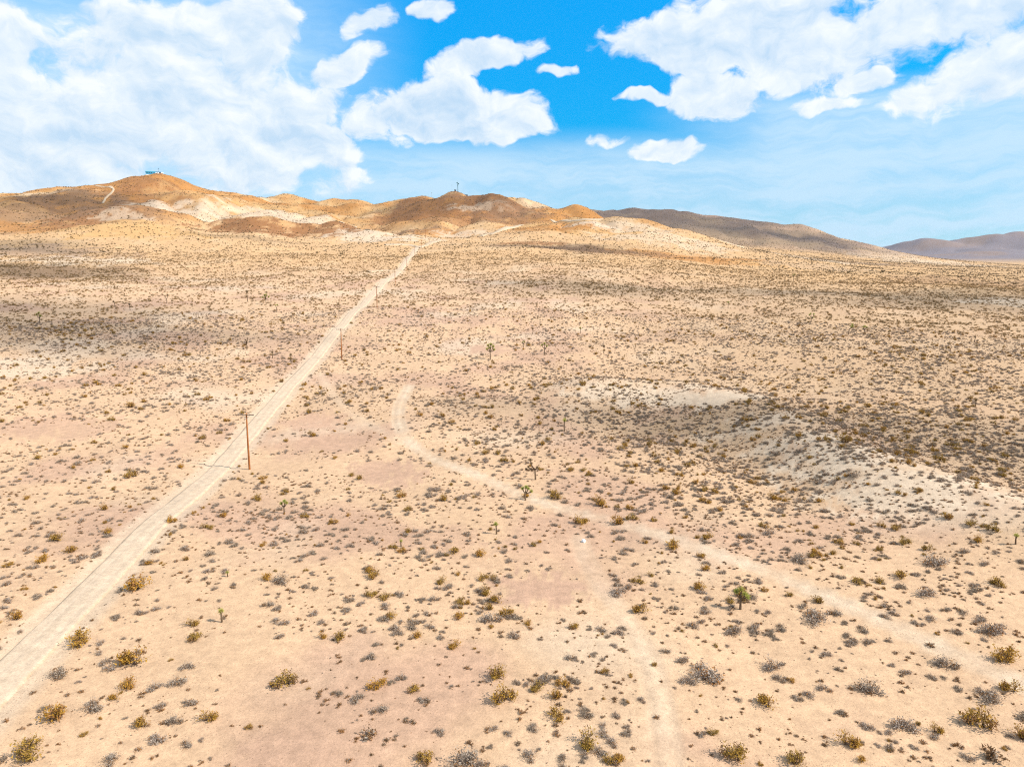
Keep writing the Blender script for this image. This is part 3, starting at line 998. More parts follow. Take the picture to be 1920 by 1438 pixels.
# ------------------------------------------------------------------ shrubs
def shrub_mesh(name, mats, seed, nstem, spread, hgt, leaves, leaf, stemw=0.012, erect=0.6, clump=1.0, low=0.45, part=None, mix=0.0, lobes=3):
    """A shrub of unit width: stems fan out from the root, small leaf faces along their upper part.
    part: None = both in one mesh, 'stems' or 'foliage' = only that part."""
    rs = random.Random(seed)
    V, F, MI = [], [], []
    LB = [(Vector((0, 0, 0)), 1.0)] + [(Vector((math.cos(a_), math.sin(a_), 0)) * rs.uniform(0.16, 0.36), rs.uniform(0.4, 0.75)) for a_ in [rs.uniform(0, 6.28) for _ in range(lobes)]]
    for i in range(nstem):
        lc, ls = rs.choice(LB)
        wisp = rs.random() < mix
        az = rs.uniform(0, 2 * math.pi)
        tilt = (rs.random() ** erect) * spread
        L = rs.uniform(0.7, 1.05)
        d0 = Vector((math.cos(az), math.sin(az), 0))
        p0 = lc + d0 * rs.uniform(0, 0.06)
        tip = lc + d0 * (math.sin(tilt) * 0.5 * L * ls) + Vector((0, 0, math.cos(tilt) * hgt * L * ls * (1.15 if wisp else 1.0)))
        tip += Vector((rs.uniform(-.06, .06), rs.uniform(-.06, .06), 0))
        mid = p0.lerp(tip, 0.5) + d0 * (0.06 * math.sin(tilt)) * -0.4 + Vector((0, 0, 0.03))
        side = Vector((-d0.y, d0.x, rs.uniform(-.4, .4))).normalized()
        if part != 'foliage':
            o = len(V)
            w = stemw
            V += [tuple(p0 - side * w), tuple(p0 + side * w), tuple(mid + side * w * .7), tuple(mid - side * w * .7), tuple(tip)]
            F += [(o, o + 1, o + 2, o + 3), (o + 3, o + 2, o + 4)]
            MI += [0, 0]
        for q in range(leaves):
            t = low + (1 - low) * rs.random() ** 0.8
            a = (p0.lerp(mid, t * 2) if t < 0.5 else mid.lerp(tip, t * 2 - 1))
            a = a + Vector((rs.gauss(0, 1), rs.gauss(0, 1), rs.gauss(0, .8))) * (0.045 * clump)
            a.z = max(a.z, 0.01)
            u = Vector((rs.uniform(-1, 1), rs.uniform(-1, 1), rs.uniform(-.2, 1))).normalized()
            vv = u.cross(Vector((rs.uniform(-1, 1), rs.uniform(-1, 1), rs.uniform(-1, 1)))).normalized()
            s = leaf * rs.uniform(0.6, 1.3)
            if part != 'stems':
                o = len(V)
                V += [tuple(a - vv * s * .5), tuple(a + vv * s * .5), tuple(a + u * s * 1.7)]
                F.append((o, o + 1, o + 2))
                MI.append(2 if wisp else 1)
    me = bpy.data.meshes.new(name)
    me.from_pydata(V, [], F)
    for m in mats:
        me.materials.append(m)
    if part is None:
        me.polygons.foreach_set('material_index', MI)
    elif part == 'foliage':
        me.polygons.foreach_set('material_index', [m_ - 1 for m_ in MI])
    me.update()
    return me


M_STEM = mat_leaf("shrub_stems", ((0.12, 0.08, 0.05), (0.16, 0.11, 0.075), (0.08, 0.05, 0.035)), 0.0)
M_GREYSTEM = mat_leaf("grey_twigs", ((0.28, 0.215, 0.17), (0.33, 0.26, 0.205), (0.17, 0.125, 0.095)), 0.0)
M_GOLD = mat_leaf("creosote_leaves", ((0.42, 0.215, 0.03), (0.27, 0.185, 0.045), (0.48, 0.28, 0.06)), 0.22)
M_GREYLEAF = mat_leaf("bursage_leaves", ((0.36, 0.295, 0.245), (0.25, 0.195, 0.135), (0.38, 0.31, 0.25)), 0.15)
M_DRY = mat_leaf("dry_buckwheat", ((0.36, 0.165, 0.052), (0.15, 0.10, 0.06), (0.27, 0.15, 0.07)), 0.12)
M_DARK = mat_leaf("hill_scrub_leaves", ((0.24, 0.17, 0.085), (0.38, 0.22, 0.075), (0.24, 0.16, 0.09)), 0.25)

KINDS = {
    'creosote': dict(mats=(M_STEM, M_GOLD, M_DRY), args=dict(nstem=70, spread=1.2, hgt=0.58, leaves=10, leaf=0.042, erect=0.7, low=0.38, mix=0.25)),
    'grey': dict(mats=(M_GREYSTEM, M_GREYLEAF, M_DRY), args=dict(nstem=90, spread=1.45, hgt=0.46, leaves=8, leaf=0.036, stemw=0.011, erect=0.6, low=0.25, mix=0.16)),
    'dry': dict(mats=(M_STEM, M_DRY, M_GREYLEAF), args=dict(nstem=34, spread=1.42, hgt=0.42, leaves=6, leaf=0.06, erect=0.55, low=0.2, mix=0.2)),
}
MESH = {k: [shrub_mesh("%s_shrub" % k, d['mats'], 500 + 31 * i + len(k), **d['args']) for i in range(4)] for k, d in KINDS.items()}
PARTS = {k: [(shrub_mesh("stems", (d['mats'][0],), 500 + 31 * i + len(k), part='stems', **d['args']),
              shrub_mesh("foliage", d['mats'][1:], 500 + 31 * i + len(k), part='foliage', **d['args'])) for i in range(4)] for k, d in KINDS.items()}
M_HILL = mat_leaf("hill_bush_leaves", ((0.13, 0.095, 0.045), (0.20, 0.125, 0.045), (0.16, 0.105, 0.05)), 0.15)
LOD = [shrub_mesh("scrub_lod", (M_DARK, M_DARK) if i < 3 else (M_HILL, M_HILL), 900 + i, nstem=10, spread=1.4, hgt=0.48, leaves=4, leaf=0.15, erect=0.55, low=0.1) for i in range(6)]

NAMES = {'creosote': 'creosote_bush', 'grey': 'grey_shrub', 'dry': 'dry_shrub'}
CATS = {'creosote': 'bush', 'grey': 'shrub', 'dry': 'shrub'}
GROUPS = {'creosote': 'golden creosote bushes on the plain', 'grey': 'grey leafless shrubs on the plain', 'dry': 'low dry brown shrubs on the plain'}

# bushes that can be picked out one by one: px, py of the base, width in px, kind, label
HERO = [
    (262, 1102, 48, 'creosote', "golden bush close to right edge of the dirt road, alone on sand"),
    (150, 1205, 48, 'creosote', "sprawling amber bush touching right edge of the dirt road at lower left"),
    (255, 1245, 58, 'creosote', "large ragged golden bush, widest right of the road at lower left"),
    (243, 1285, 34, 'creosote', "dark golden bush just below the large ragged golden one"),
    (98, 1352, 50, 'creosote', "bright yellow bush near left edge below the dirt road"),
    (52, 1416, 62, 'creosote', "olive yellow bush in the lower left corner of the picture"),
    (386, 1350, 38, 'creosote', "compact golden bush with grey base, lower left bare ground"),
    (540, 1283, 48, 'creosote', "golden bush with grey shrub leaning on its left side"),
    (932, 1265, 42, 'creosote', "golden green bush at lower centre, standing above a larger one"),
    (945, 1312, 46, 'creosote', "olive bush beneath the golden green one at lower centre"),
    (865, 1432, 66, 'grey', "big twiggy tan shrub cut by the bottom edge, centre"),
    (797, 1430, 40, 'creosote', "yellow tufted bush at bottom edge left of the big twiggy shrub"),
    (690, 1376, 42, 'dry', "brown sprawling shrub on bare sand at lower centre left"),
    (1045, 1345, 36, 'creosote', "dark-based golden bush right of lower centre"),
    (1100, 1392, 50, 'creosote', "golden bush with grey shrubs at its right, bottom right of centre"),
    (1370, 1418, 52, 'creosote', "golden bush on the pebbly ground at bottom right"),
    (1320, 1272, 66, 'grey', "largest grey green bush, with a small pale shrub at its foot"),
    (1290, 1280, 32, 'grey', "small pale grey shrub at the foot of the largest grey green bush"),
    (1440, 1325, 42, 'creosote', "olive bush beside the right trail, below the largest grey green bush"),
    (1445, 1250, 38, 'grey', "dark grey bush right of the largest grey green bush"),
    (1380, 1188, 38, 'grey', "dark round bush below the bright green joshua tree"),
    (1160, 1113, 36, 'grey', "dark grey shrub left of the faint two-track"),
    (1205, 1148, 32, 'creosote', "golden bush on the right verge of the faint two-track"),
    (1535, 1165, 54, 'grey', "large grey twiggy bush with straw top, below the right trail"),
    (1630, 1292, 48, 'grey', "spreading straw grey bush in the lower right, dark at heart"),
    (1695, 1365, 48, 'grey', "domed olive grey bush at lower right"),
    (1585, 1395, 46, 'creosote', "amber bush left of the domed olive grey bush"),
    (1842, 1362, 60, 'creosote', "wide olive bush at lower right near picture edge"),
    (1490, 1432, 44, 'creosote', "rust brown bush at bottom edge, lower right"),
    (1870, 1428, 54, 'dry', "dark brown shrub in the lower right corner"),
    (1773, 1250, 42, 'grey', "pale lavender shrub just below the right trail"),
    (1862, 1318, 44, 'grey', "lavender grey shrub above the wide olive bush"),
    (1865, 1190, 50, 'grey', "feathery grey green bush above the right trail"),
    (1885, 1236, 50, 'creosote', "dark olive bush touching the right edge above the trail"),
    (1900, 1296, 40, 'creosote', "yellow olive bush at right edge below the trail"),
    (1740, 1118, 40, 'grey', "grey bush with straw top above the right trail"),
    (1748, 1055, 48, 'grey', "big straw coloured dome bush on the right plain"),
    (1500, 1052, 36, 'grey', "dark dome bush right of the faint trail on sand"),
    (1690, 1085, 32, 'creosote', "olive tufted bush below the big straw dome bush"),
    (1745, 1212, 20, 'dry', "orange rounded cushion shrub on the right trail"),
    (1562, 1038, 16, 'creosote', "small bright orange yellow round bush on the right plain"),
    (1040, 934, 28, 'creosote', "golden brown bush right of the pale tufted joshua tree"),
    (1119, 946, 30, 'creosote', "olive golden bush, second right of the pale tufted joshua tree"),
    (1086, 981, 30, 'creosote', "amber bush on the trail edge below the joshua pair"),
    (1155, 982, 28, 'creosote', "straw golden bush on the trail edge, right of the amber one"),
    (1262, 1026, 30, 'creosote', "bright yellow bush above the faint trail at centre right"),
    (852, 1038, 26, 'creosote', "golden bush on bare pinkish ground at centre"),
    (321, 978, 22, 'creosote', "bright yellow bush on right edge of the dirt road"),
    (130, 1036, 26, 'creosote', "yellow bush left of the dirt road, above two others"),
    (80, 1052, 26, 'creosote', "olive yellow bush left of the road beside a grey mat"),
    (110, 1014, 30, 'creosote', "grassy olive bush, leftmost cluster near the dirt road"),
    (249, 894, 26, 'creosote', "golden bush left of the road level with the nearest pole foot"),
    (242, 764, 20, 'creosote', "upright amber bush on bare pink ground left of the road"),
    (425, 790, 14, 'creosote', "small yellow bush on left edge of the road by the nearest pole"),
    (582, 818, 18, 'creosote', "golden bush on bare pink ground right of the nearest pole"),
    (755, 932, 20, 'creosote', "golden bush below the bare pink oval at centre"),
    (1580, 829, 30, 'creosote', "dark olive wide bush on the shaded slope at right"),
    (1762, 863, 20, 'creosote', "green golden round bush in the dense scrub at right"),
    (1626, 764, 20, 'creosote', "yellow olive bush on the lit edge above the shaded slope"),
    (1605, 893, 26, 'grey', "dark grey shrub on the pale knoll at right"),
    (1530, 1128, 26, 'creosote', "straw bush above the large grey twiggy bush"),
    (670, 1312, 30, 'grey', "pale grey shrub at lower centre left on open sand"),
    (712, 1332, 30, 'grey', "grey twiggy shrub right of the pale grey one on open sand"),
    (330, 1285, 34, 'grey', "grey shrub with dead white twigs near the lower left bare ground"),
    (355, 1322, 30, 'grey', "white grey shrub beside the compact golden bush"),
    (295, 1388, 36, 'grey', "white twigged shrub at bottom left"),
    (205, 1428, 36, 'grey', "white grey shrub at bottom edge, lower left"),
    (170, 1330, 40, 'grey', "lavender grey shrub right of the bright yellow bush"),
    (105, 1268, 40, 'grey', "pink grey brushy shrub below the dirt road at left"),
    (1000, 1366, 26, 'grey', "dark grey dome shrub right of lower centre"),
    (990, 1420, 32, 'grey', "pale grey dome shrub at bottom edge centre"),
    (1120, 1412, 34, 'grey', "pale grey shrub at the foot of the bottom golden bush"),
    (530, 1090, 34, 'grey', "grey and gold twiggy shrub on pale sand left of centre"),
    (500, 1085, 24, 'creosote', "small straw bush beside the grey and gold twiggy shrub"),
    (920, 1165, 40, 'grey', "grey twiggy shrub on the edge of the bare pink oval, lower centre"),
    (1440, 1000, 24, 'grey', "grey low shrub above the faint trail at centre right"),
]

# bare patches without shrubs (px, py, rx m, ry m) and dense patches (px, py, rx, ry, factor)
BARE = [(740, 890, 5, 8), (1010, 1105, 4.2, 4.2), (920, 655, 9, 7), (620, 830, 7, 6), (700, 880, 4, 5), (540, 1420, 4, 3), (1340, 745, 7, 5), (590, 790, 6, 5), (520, 870, 6, 6),
        (100, 810, 8, 7), (430, 1220, 4, 4), (1000, 1230, 3, 3), (560, 1220, 3, 3), (860, 1340, 3, 2.5), (1650, 1330, 2.5, 2)]
DENSE = [(1250, 790, 40, 22, 1.9), (1750, 840, 40, 25, 2.2), (1500, 780, 40, 20, 1.7), (100, 620, 60, 45, 1.9), (100, 510, 70, 45, 1.8), (1130, 540, 60, 35, 1.9), (60, 465, 90, 45, 1.8), (1800, 640, 90, 60, 1.6), (1500, 900, 30, 20, 1.5), (1550, 1000, 30, 20, 1.4),
         (900, 740, 30, 18, 1.4), (800, 480, 90, 50, 1.6)]
bare_w = [(ground_at(a, b)[:2], rx, ry) for a, b, rx, ry in BARE]
dense_w = [(ground_at(a, b)[:2], rx, ry, k) for a, b, rx, ry, k in DENSE]


def scatter(dens, lo, hi, seed):
    """Random ground points between two ranges, thinned by the plant cover of the place."""
    rg = np.random.default_rng(seed)
    wid = 2 * R(44)
    cnt = int(dens * 2.6 * wid / 2 * (hi ** 2 - lo ** 2))
    D = np.sqrt(rg.random(cnt) * (hi ** 2 - lo ** 2) + lo ** 2)
    a = (rg.random(cnt) - 0.5) * wid
    x, y = D * np.sin(a), D * np.cos(a)
    p = np.clip(0.62 + 1.15 * fbm(x / 9.0, y / 9.0, 3, seed % 13) + 0.55 * fbm(x / 38.0, y / 38.0, 2, 91), 0.03, 1.9)
    for (c, rx, ry, k) in dense_w:
        p = p * (1 + (k - 1) * np.exp(-((x - c[0]) / rx) ** 2 - ((y - c[1]) / ry) ** 2))
    p = p * (1 + 0.35 * sstep(a, 0.05, 0.45))
    for (c, rx, ry) in bare_w:
        p = p * sstep(((x - c[0]) / rx) ** 2 + ((y - c[1]) / ry) ** 2 + 0.5 * fbm(x / 3.0, y / 3.0, 2, 5), 0.7, 1.3)
    keep = rg.random(cnt) < p / 2.6
    x, y = x[keep], y[keep]
    dr = dist_line(x, y, road_line[::6])
    keep = dr > 2.6 + 0.5 * rg.random(len(x))
    for ln, wd, pr in ((trail_a, 1.7, 0.04), (trail_b, 1.5, 0.12), (trail_c, 1.3, 0.3)):
        keep &= (dist_line(x, y, ln) > wd) | (rg.random(len(x)) < pr)
    for (tx, ty) in TREE_XY:
        keep &= np.hypot(x - tx, y - ty) > 0.5
    return x[keep], y[keep], rg


hero_w = []
for (px, py, wpx, kind, lab) in HERO:
    x, y, z = ground_at(px, py)
    f_ = float(project(x, y, z)[2])
    hero_w.append((x, y, z, wpx * f_ / FPX * 1.12, kind, lab))
HX = np.array([h[0] for h in hero_w]); HY = np.array([h[1] for h in hero_w]); HW = np.array([h[3] for h in hero_w])


def clear_of_heroes(x, y, w):
    k = np.ones(len(x), bool)
    for a, b, c in zip(HX, HY, HW):
        k &= np.hypot(x - a, y - b) > (c * 0.42 + w * 0.3)
    return k


def part_shrub(kind, v, loc, w, rz, label, group, hz_):
    t = empty(NAMES[kind], loc, rz)
    t.scale = (w, w, w * hz_)
    tag(t, label, CATS[kind], group)
    for nm, me in zip(("stems", "foliage"), PARTS[kind][v]):
        o = bpy.data.objects.new(nm, me)
        COL.objects.link(o)
        o.parent = t
    return t


for i, (x, y, z, w, kind, lab) in enumerate(hero_w):
    part_shrub(kind, i % 4, (x, y, z - 0.02), w, random.uniform(0, 6.28), lab, GROUPS[kind], random.uniform(0.85, 1.15))


LAND = []          # landmarks for the labels of the other bushes
for (bp, hp, heads, lab, lean, dead), (tx, ty) in zip(JOSHUA, TREE_XY):
    LAND.append((tx, ty, "the " + lab.split(',')[0]))
for (bp, ty_, lab) in POLES[:4]:
    gx_, gy_, _ = ground_at(*bp)
    LAND.append((gx_, gy_, "the " + ("nearest utility pole" if 'nearest of' in lab else lab.split(',')[0].split(' with')[0])))
for (x, y, z, w, kind, lab) in hero_w:
    LAND.append((x, y, "the " + lab.split(',')[0]))
LXY = np.array([(a, b) for a, b, _ in LAND])
ORD = ["nearest"] + [w_ + " nearest" for w_ in "second third fourth fifth sixth seventh eighth ninth tenth eleventh twelfth thirteenth fourteenth fifteenth sixteenth seventeenth eighteenth nineteenth twentieth last".split()]
PENDING = []       # (object, kind, x, y), labelled once all stand


def label_all():
    slots = {}
    for (o, kind, x, y) in PENDING:
        d = np.hypot(LXY[:, 0] - x, LXY[:, 1] - y)
        k = int(np.argmin(d))
        px, py, f_ = project(np.array([x, LXY[k, 0]]), np.array([y, LXY[k, 1]]), np.array([0.0, 0.0]))
        dx, dy = float(px[0] - px[1]), float(py[0] - py[1])
        side = ('left of' if dx < 0 else 'right of') if abs(dx) > abs(dy) else ('in front of' if dy > 0 else 'behind')
        slots.setdefault((kind, k, side), []).append((float(d[k]), o))
    word = {'creosote': 'golden bush', 'grey': 'grey shrub', 'dry': 'low brown shrub'}
    for (kind, k, side), lst in slots.items():
        lst.sort(key=lambda t: t[0])
        for r, (dd, o) in enumerate(lst):
            rank = ORD[min(r, len(ORD) - 1)] if r < len(ORD) - 1 else "outlying"
            w = "%s %s %s %s" % (rank, word[kind], side, LAND[k][2])
            o['label'] = ' '.join(w.split()[:16])


SPEC = {   # density per m2, widths (lo, hi), skew
    'creosote': (0.055, 0.40, 1.9, 1.8), 'grey': (0.40, 0.22, 1.5, 2.1), 'dry': (0.85, 0.14, 0.85, 2.0),
}
REST = {}
for q, (kind, (dens, wlo, whi, skew)) in enumerate(SPEC.items()):
    X_, Y_ = [], []
    x, y, rg = scatter(dens, 26, 330, 200 + q)
    w = wlo + (whi - wlo) * rg.random(len(x)) ** skew
    ok = clear_of_heroes(x, y, w)
    x, y, w = x[ok], y[ok], w[ok]
    z = height(x, y)
    px, py, f_ = project(x, y, z)
    size = w / f_
    inview = (px > -15) & (px < 1935) & (py < 1450) & (py > 380)
    order = np.argsort(-size * inview)
    take = order[:300 - sum(1 for h in hero_w if h[4] == kind)]
    rest = np.setdiff1d(np.arange(len(x)), take)
    for m_, i in enumerate(take):
        loc = (float(x[i]), float(y[i]), float(z[i]) - 0.02)
        wi, rz, hs = float(w[i]), float(rg.random() * 6.28), float(0.75 + 0.5 * rg.random())
        lab = 'pending'
        if size[i] * FPX > 26 and m_ < 60:
            o = part_shrub(kind, m_ % 4, loc, wi, rz, lab, GROUPS[kind], hs)
        else:
            o = bpy.data.objects.new(NAMES[kind], MESH[kind][m_ % 4])
            o.location = loc
            o.rotation_euler = (0, 0, rz)
            o.scale = (wi, wi, wi * hs)
            COL.objects.link(o)
            tag(o, lab, CATS[kind], GROUPS[kind])
        PENDING.append((o, kind, loc[0], loc[1]))
    REST[kind] = (x[rest], y[rest], z[rest], w[rest])


label_all()

# ------------------------------------------------------------------ the uncounted rest: instanced scrub
def stuff_instances(name, x, y, z, w, sources, label, mat):
    me = bpy.data.meshes.new(name)
    cnt = len(x)
    me.vertices.add(cnt)
    me.vertices.foreach_set('co', np.column_stack([x, y, z - 0.02]).astype(np.float32).ravel())
    for nm, val in (('wid', w), ('rot', np.random.default_rng(cnt).random(cnt) * 6.283), ('tall', 0.75 + 0.5 * np.random.default_rng(cnt + 1).random(cnt))):
        at = me.attributes.new(nm, 'FLOAT', 'POINT')
        at.data.foreach_set('value', np.asarray(val, np.float32))
    o = bpy.data.objects.new(name, me)
    COL.objects.link(o)
    tag(o, label, 'scrub', kind='stuff')
    ng = bpy.data.node_groups.new(name, 'GeometryNodeTree')
    ng.interface.new_socket('Geometry', in_out='INPUT', socket_type='NodeSocketGeometry')
    ng.interface.new_socket('Geometry', in_out='OUTPUT', socket_type='NodeSocketGeometry')
    N, L = ng.nodes, ng.links
    gi, go = N.new('NodeGroupInput'), N.new('NodeGroupOutput')
    join = N.new('GeometryNodeJoinGeometry')
    for s in sources:
        oi = N.new('GeometryNodeObjectInfo')
        oi.transform_space = 'ORIGINAL'
        oi.inputs['Object'].default_value = s
        oi.inputs['As Instance'].default_value = True
        L.new(oi.outputs['Geometry'], join.inputs[0])
    iop = N.new('GeometryNodeInstanceOnPoints')
    iop.inputs['Pick Instance'].default_value = True
    L.new(gi.outputs[0], iop.inputs['Points'])
    L.new(join.outputs[0], iop.inputs['Instance'])
    def attr(nm):
        a = N.new('GeometryNodeInputNamedAttribute')
        a.data_type = 'FLOAT'
        a.inputs['Name'].default_value = nm
        return a.outputs['Attribute']
    c1, c2, mu = N.new('ShaderNodeCombineXYZ'), N.new('ShaderNodeCombineXYZ'), N.new('ShaderNodeMath')
    mu.operation = 'MULTIPLY'
    L.new(attr('wid'), mu.inputs[0]); L.new(attr('tall'), mu.inputs[1])
    L.new(attr('wid'), c1.inputs[0]); L.new(attr('wid'), c1.inputs[1]); L.new(mu.outputs[0], c1.inputs[2])
    L.new(attr('rot'), c2.inputs[2])
    L.new(c1.outputs[0], iop.inputs['Scale'])
    L.new(c2.outputs[0], iop.inputs['Rotation'])
    L.new(iop.outputs[0], go.inputs[0])
    md = o.modifiers.new("scrub", 'NODES')
    md.node_group = ng
    return o


def source_objects(kind):
    return [next(o for o in bpy.data.objects if o.data is me) for me in MESH[kind]]


for kind, lab in (('creosote', "golden brown bushes beyond counting, spread over the whole plain"), ('grey', "grey twiggy scrub beyond counting, spread over the plain"),
                  ('dry', "low brown scrub beyond counting, spread over the plain")):
    x, y, z, w = REST[kind]
    stuff_instances("distant_%s_scrub" % {'creosote': 'golden', 'grey': 'grey', 'dry': 'brown'}[kind], x, y, z, w, source_objects(kind), lab, None)

# scrub farther out and on the hills, simpler plants
for (nm, lab, bands, lods, p0) in (
        ("far_plain_scrub", "tan and golden scrub dotted over the far plain", ((0.34, 330, 640, 0.3, 1.7, 301),), LOD[:3], (900, 520)),
        ("hillside_scrub", "dark scrub dotted over the hills", ((0.085, 640, 1450, 0.6, 2.3, 302), (0.028, 1450, 2300, 1.0, 2.5, 303)), LOD[3:], (880, 395))):
    xs, ys, ws = [], [], []
    for (dens_, lo, hi, wlo, whi, sd) in bands:
        x, y, rg = scatter(dens_, lo, hi, sd)
        xs.append(x); ys.append(y); ws.append(wlo + (whi - wlo) * rg.random(len(x)) ** 1.8)
    x, y, w = np.concatenate(xs), np.concatenate(ys), np.concatenate(ws)
    src = []
    for i, me in enumerate(lods):
        o = bpy.data.objects.new("shrub", me)
        o.location = ground_at(p0[0] + 40 * i, p0[1] + 4 * i)
        o.scale = (1.5, 1.5, 1.5)
        COL.objects.link(o)
        tag(o, kind='stuff')
        src.append(o)
    hs = stuff_instances(nm, x, y, height(x, y), w, src, lab, None)
    for o in src:
        o.parent = hs

# ------------------------------------------------------------------ hilltop buildings and masts
M_BLUE = mat_plain("blue_siding", (0.03, 0.22, 0.36), 0.6, 0, 0.06, 1.0)
M_BLUEROOF = mat_plain("blue_roof", (0.07, 0.38, 0.52), 0.5, 0, 0.06, 1.0)
M_WHITE = mat_plain("white_paint", (0.72, 0.74, 0.75), 0.5, 0, 0.05, 1.0)
M_NAVY = mat_plain("navy_steel", (0.05, 0.07, 0.11), 0.5, 0, 0.08, 1.0)
M_GLASS = mat_plain("dark_glass", (0.02, 0.03, 0.04), 0.1, 0, 0.02, 1.0)
M_TEAL = mat_plain("painted_mast_steel", (0.06, 0.16, 0.19), 0.5, 0.2, 0.08, 1.0)

cx, cy, cz = crest_at(294, 1050, 1350)
face = math.atan2(cx, cy)
b = empty("hilltop_shed", (cx, cy, cz - 0.6), -face)
tag(b, "long blue shed with shallow roof on top of the left hill", "building")
L_, W_, H_ = 13.0, 6.0, 3.9
v, f = box(0, 0, H_ / 2, L_, W_, H_); mesh_obj("wall", v, f, M_BLUE, b)
v, f = box(0, 0, -0.45, L_ + 0.5, W_ + 0.5, 0.9); mesh_obj("concrete_base", v, f, M_WHITE, b)
V = [(-L_ / 2 - .3, -W_ / 2 - .3, H_ + .02), (L_ / 2 + .3, -W_ / 2 - .3, H_ + .02), (L_ / 2 + .3, W_ / 2 + .3, H_ + .02), (-L_ / 2 - .3, W_ / 2 + .3, H_ + .02), (-L_ / 2 - .3, 0, H_ + 1.0), (L_ / 2 + .3, 0, H_ + 1.0)]
mesh_obj("roof", V, [(0, 1, 5, 4), (2, 3, 4, 5), (0, 4, 3), (1, 2, 5), (3, 2, 1, 0)], M_BLUEROOF, b)
for xx in (-4.5, -1.8, 1.0):
    v, f = box(xx, -W_ / 2 - 0.03, 2.3, 1.3, 0.08, 1.0); mesh_obj("window", v, f, M_GLASS, b)
v, f = box(4.4, -W_ / 2 - 0.03, 1.3, 1.2, 0.08, 2.2); mesh_obj("door", v, f, M_NAVY, b)

cx, cy, cz = crest_at(305, 1050, 1350)
b = empty("equipment_shelter", (cx, cy, cz - 0.5), -face)
tag(b, "low white shelter just right of the blue hilltop shed", "building")
v, f = box(0, 0, 1.05, 6.2, 4, 2.1); mesh_obj("wall", v, f, M_WHITE, b)
v, f = box(0, 0, 2.35, 6.8, 4.6, 0.5); mesh_obj("roof", v, f, M_BLUE, b)
v, f = box(0.8, -2.03, 1.2, 1.0, 0.08, 2.0); mesh_obj("door", v, f, M_NAVY, b)
cx, cy, cz = crest_at(311, 1050, 1350)
b = empty("equipment_cabinet", (cx, cy, cz - 0.4), -face)
tag(b, "dark cabinet with sloping lid between white shelter and white tank on left hilltop", "cabinet")
v, f = box(0, 0, 1.2, 3.0, 2.4, 2.4); mesh_obj("body", v, f, M_NAVY, b)
mesh_obj("lid", [(-1.7, -1.4, 2.42), (1.7, -1.4, 2.42), (1.7, 1.4, 2.9), (-1.7, 1.4, 2.9), (-1.7, -1.4, 2.3), (1.7, -1.4, 2.3), (1.7, 1.4, 2.3), (-1.7, 1.4, 2.3)],
         [(0, 1, 2, 3), (7, 6, 5, 4), (0, 4, 5, 1), (1, 5, 6, 2), (2, 6, 7, 3), (3, 7, 4, 0)], M_BLUE, b)
cx, cy, cz = crest_at(315, 1050, 1350)
b = empty("storage_tank", (cx, cy, cz - 0.4), -face)
tag(b, "small white rounded tank at right end of the left hilltop station", "tank")
v, f = tube([(-2.0, 0, 1.2), (-1.8, 0, 1.2), (1.8, 0, 1.2), (2.0, 0, 1.2)], [0.4, 0.8, 0.8, 0.4], 14); mesh_obj("shell", v, f, M_WHITE, b, True)
for s in (-1, 1):
    v, f = box(s * 1.2, 0, 0.15, 0.3, 1.4, 0.9); mesh_obj("saddle", v, f, M_NAVY, b)
cx, cy, cz = crest_at(308, 1050, 1350)
b = empty("antenna_mast", (cx, cy + 1.5, cz - 0.4), -face)
tag(b, "short thin mast standing behind the white shelter on left hilltop", "mast")
v, f = tube([(0, 0, 0), (0, 0, 8.2)], [0.14, 0.08], 6); mesh_obj("pole", v, f, M_NAVY, b)
v, f = box(0.1, 0, 7.0, 1.1, 0.2, 0.8); mesh_obj("antenna_panel", v, f, M_NAVY, b)


def lattice_mast(px, h, base_w, label, dishes):
    x, y, z = crest_at(px, 1050, 1350)
    t = empty("lattice_mast", (x, y, z - 0.5), 0.3)
    tag(t, label, "mast")
    top_w = base_w * 0.55
    corner = [(-1, -1), (1, -1), (1, 1), (-1, 1)]
    for a, c in corner:
        v, f = tube([(a * base_w / 2, c * base_w / 2, 0), (a * top_w / 2, c * top_w / 2, h)], [0.09, 0.07], 5)
        mesh_obj("leg", v, f, M_TEAL, t)
    nb = 8
    parts = []
    for k in range(nb):
        z0, z1 = h * k / nb, h * (k + 1) / nb
        w0, w1 = base_w + (top_w - base_w) * k / nb, base_w + (top_w - base_w) * (k + 1) / nb
        for q in range(4):
            a, c = corner[q], corner[(q + 1) % 4]
            parts.append(tube([(a[0] * w0 / 2, a[1] * w0 / 2, z0), (c[0] * w1 / 2, c[1] * w1 / 2, z1)], [0.045, 0.045], 4))
            parts.append(tube([(a[0] * w1 / 2, a[1] * w1 / 2, z1), (c[0] * w1 / 2, c[1] * w1 / 2, z1)], [0.04, 0.04], 4))
    v, f = merge(parts)
    mesh_obj("lattice_bracing", v, f, M_TEAL, t)
    for (dx, dz, r, sgn) in dishes:
        V, F = [], []
        seg, rg_ = 14, 4
        for k in range(rg_ + 1):
            rr = r * k / rg_
            for s in range(seg):
                th = 2 * math.pi * s / seg
                V.append((dx + math.cos(th) * rr, -0.7 - 0.35 * (k / rg_) ** 2, dz + math.sin(th) * rr))
        for k in range(rg_):
            for s in range(seg):
                F.append((k * seg + s, k * seg + (s + 1) % seg, (k + 1) * seg + (s + 1) % seg, (k + 1) * seg + s))
        mesh_obj("dish_antenna", V, F, M_TEAL, t, True)
        v, f = tube([(0, -0.3, dz), (dx, -0.72, dz)], [0.08, 0.08], 5)
        mesh_obj("dish_arm", v, f, M_TEAL, t)
    v, f = tube([(0, 0, h - 0.5), (0, 0, h + 2.2)], [0.07, 0.04], 5); mesh_obj("whip_antenna", v, f, M_TEAL, t)
    return t


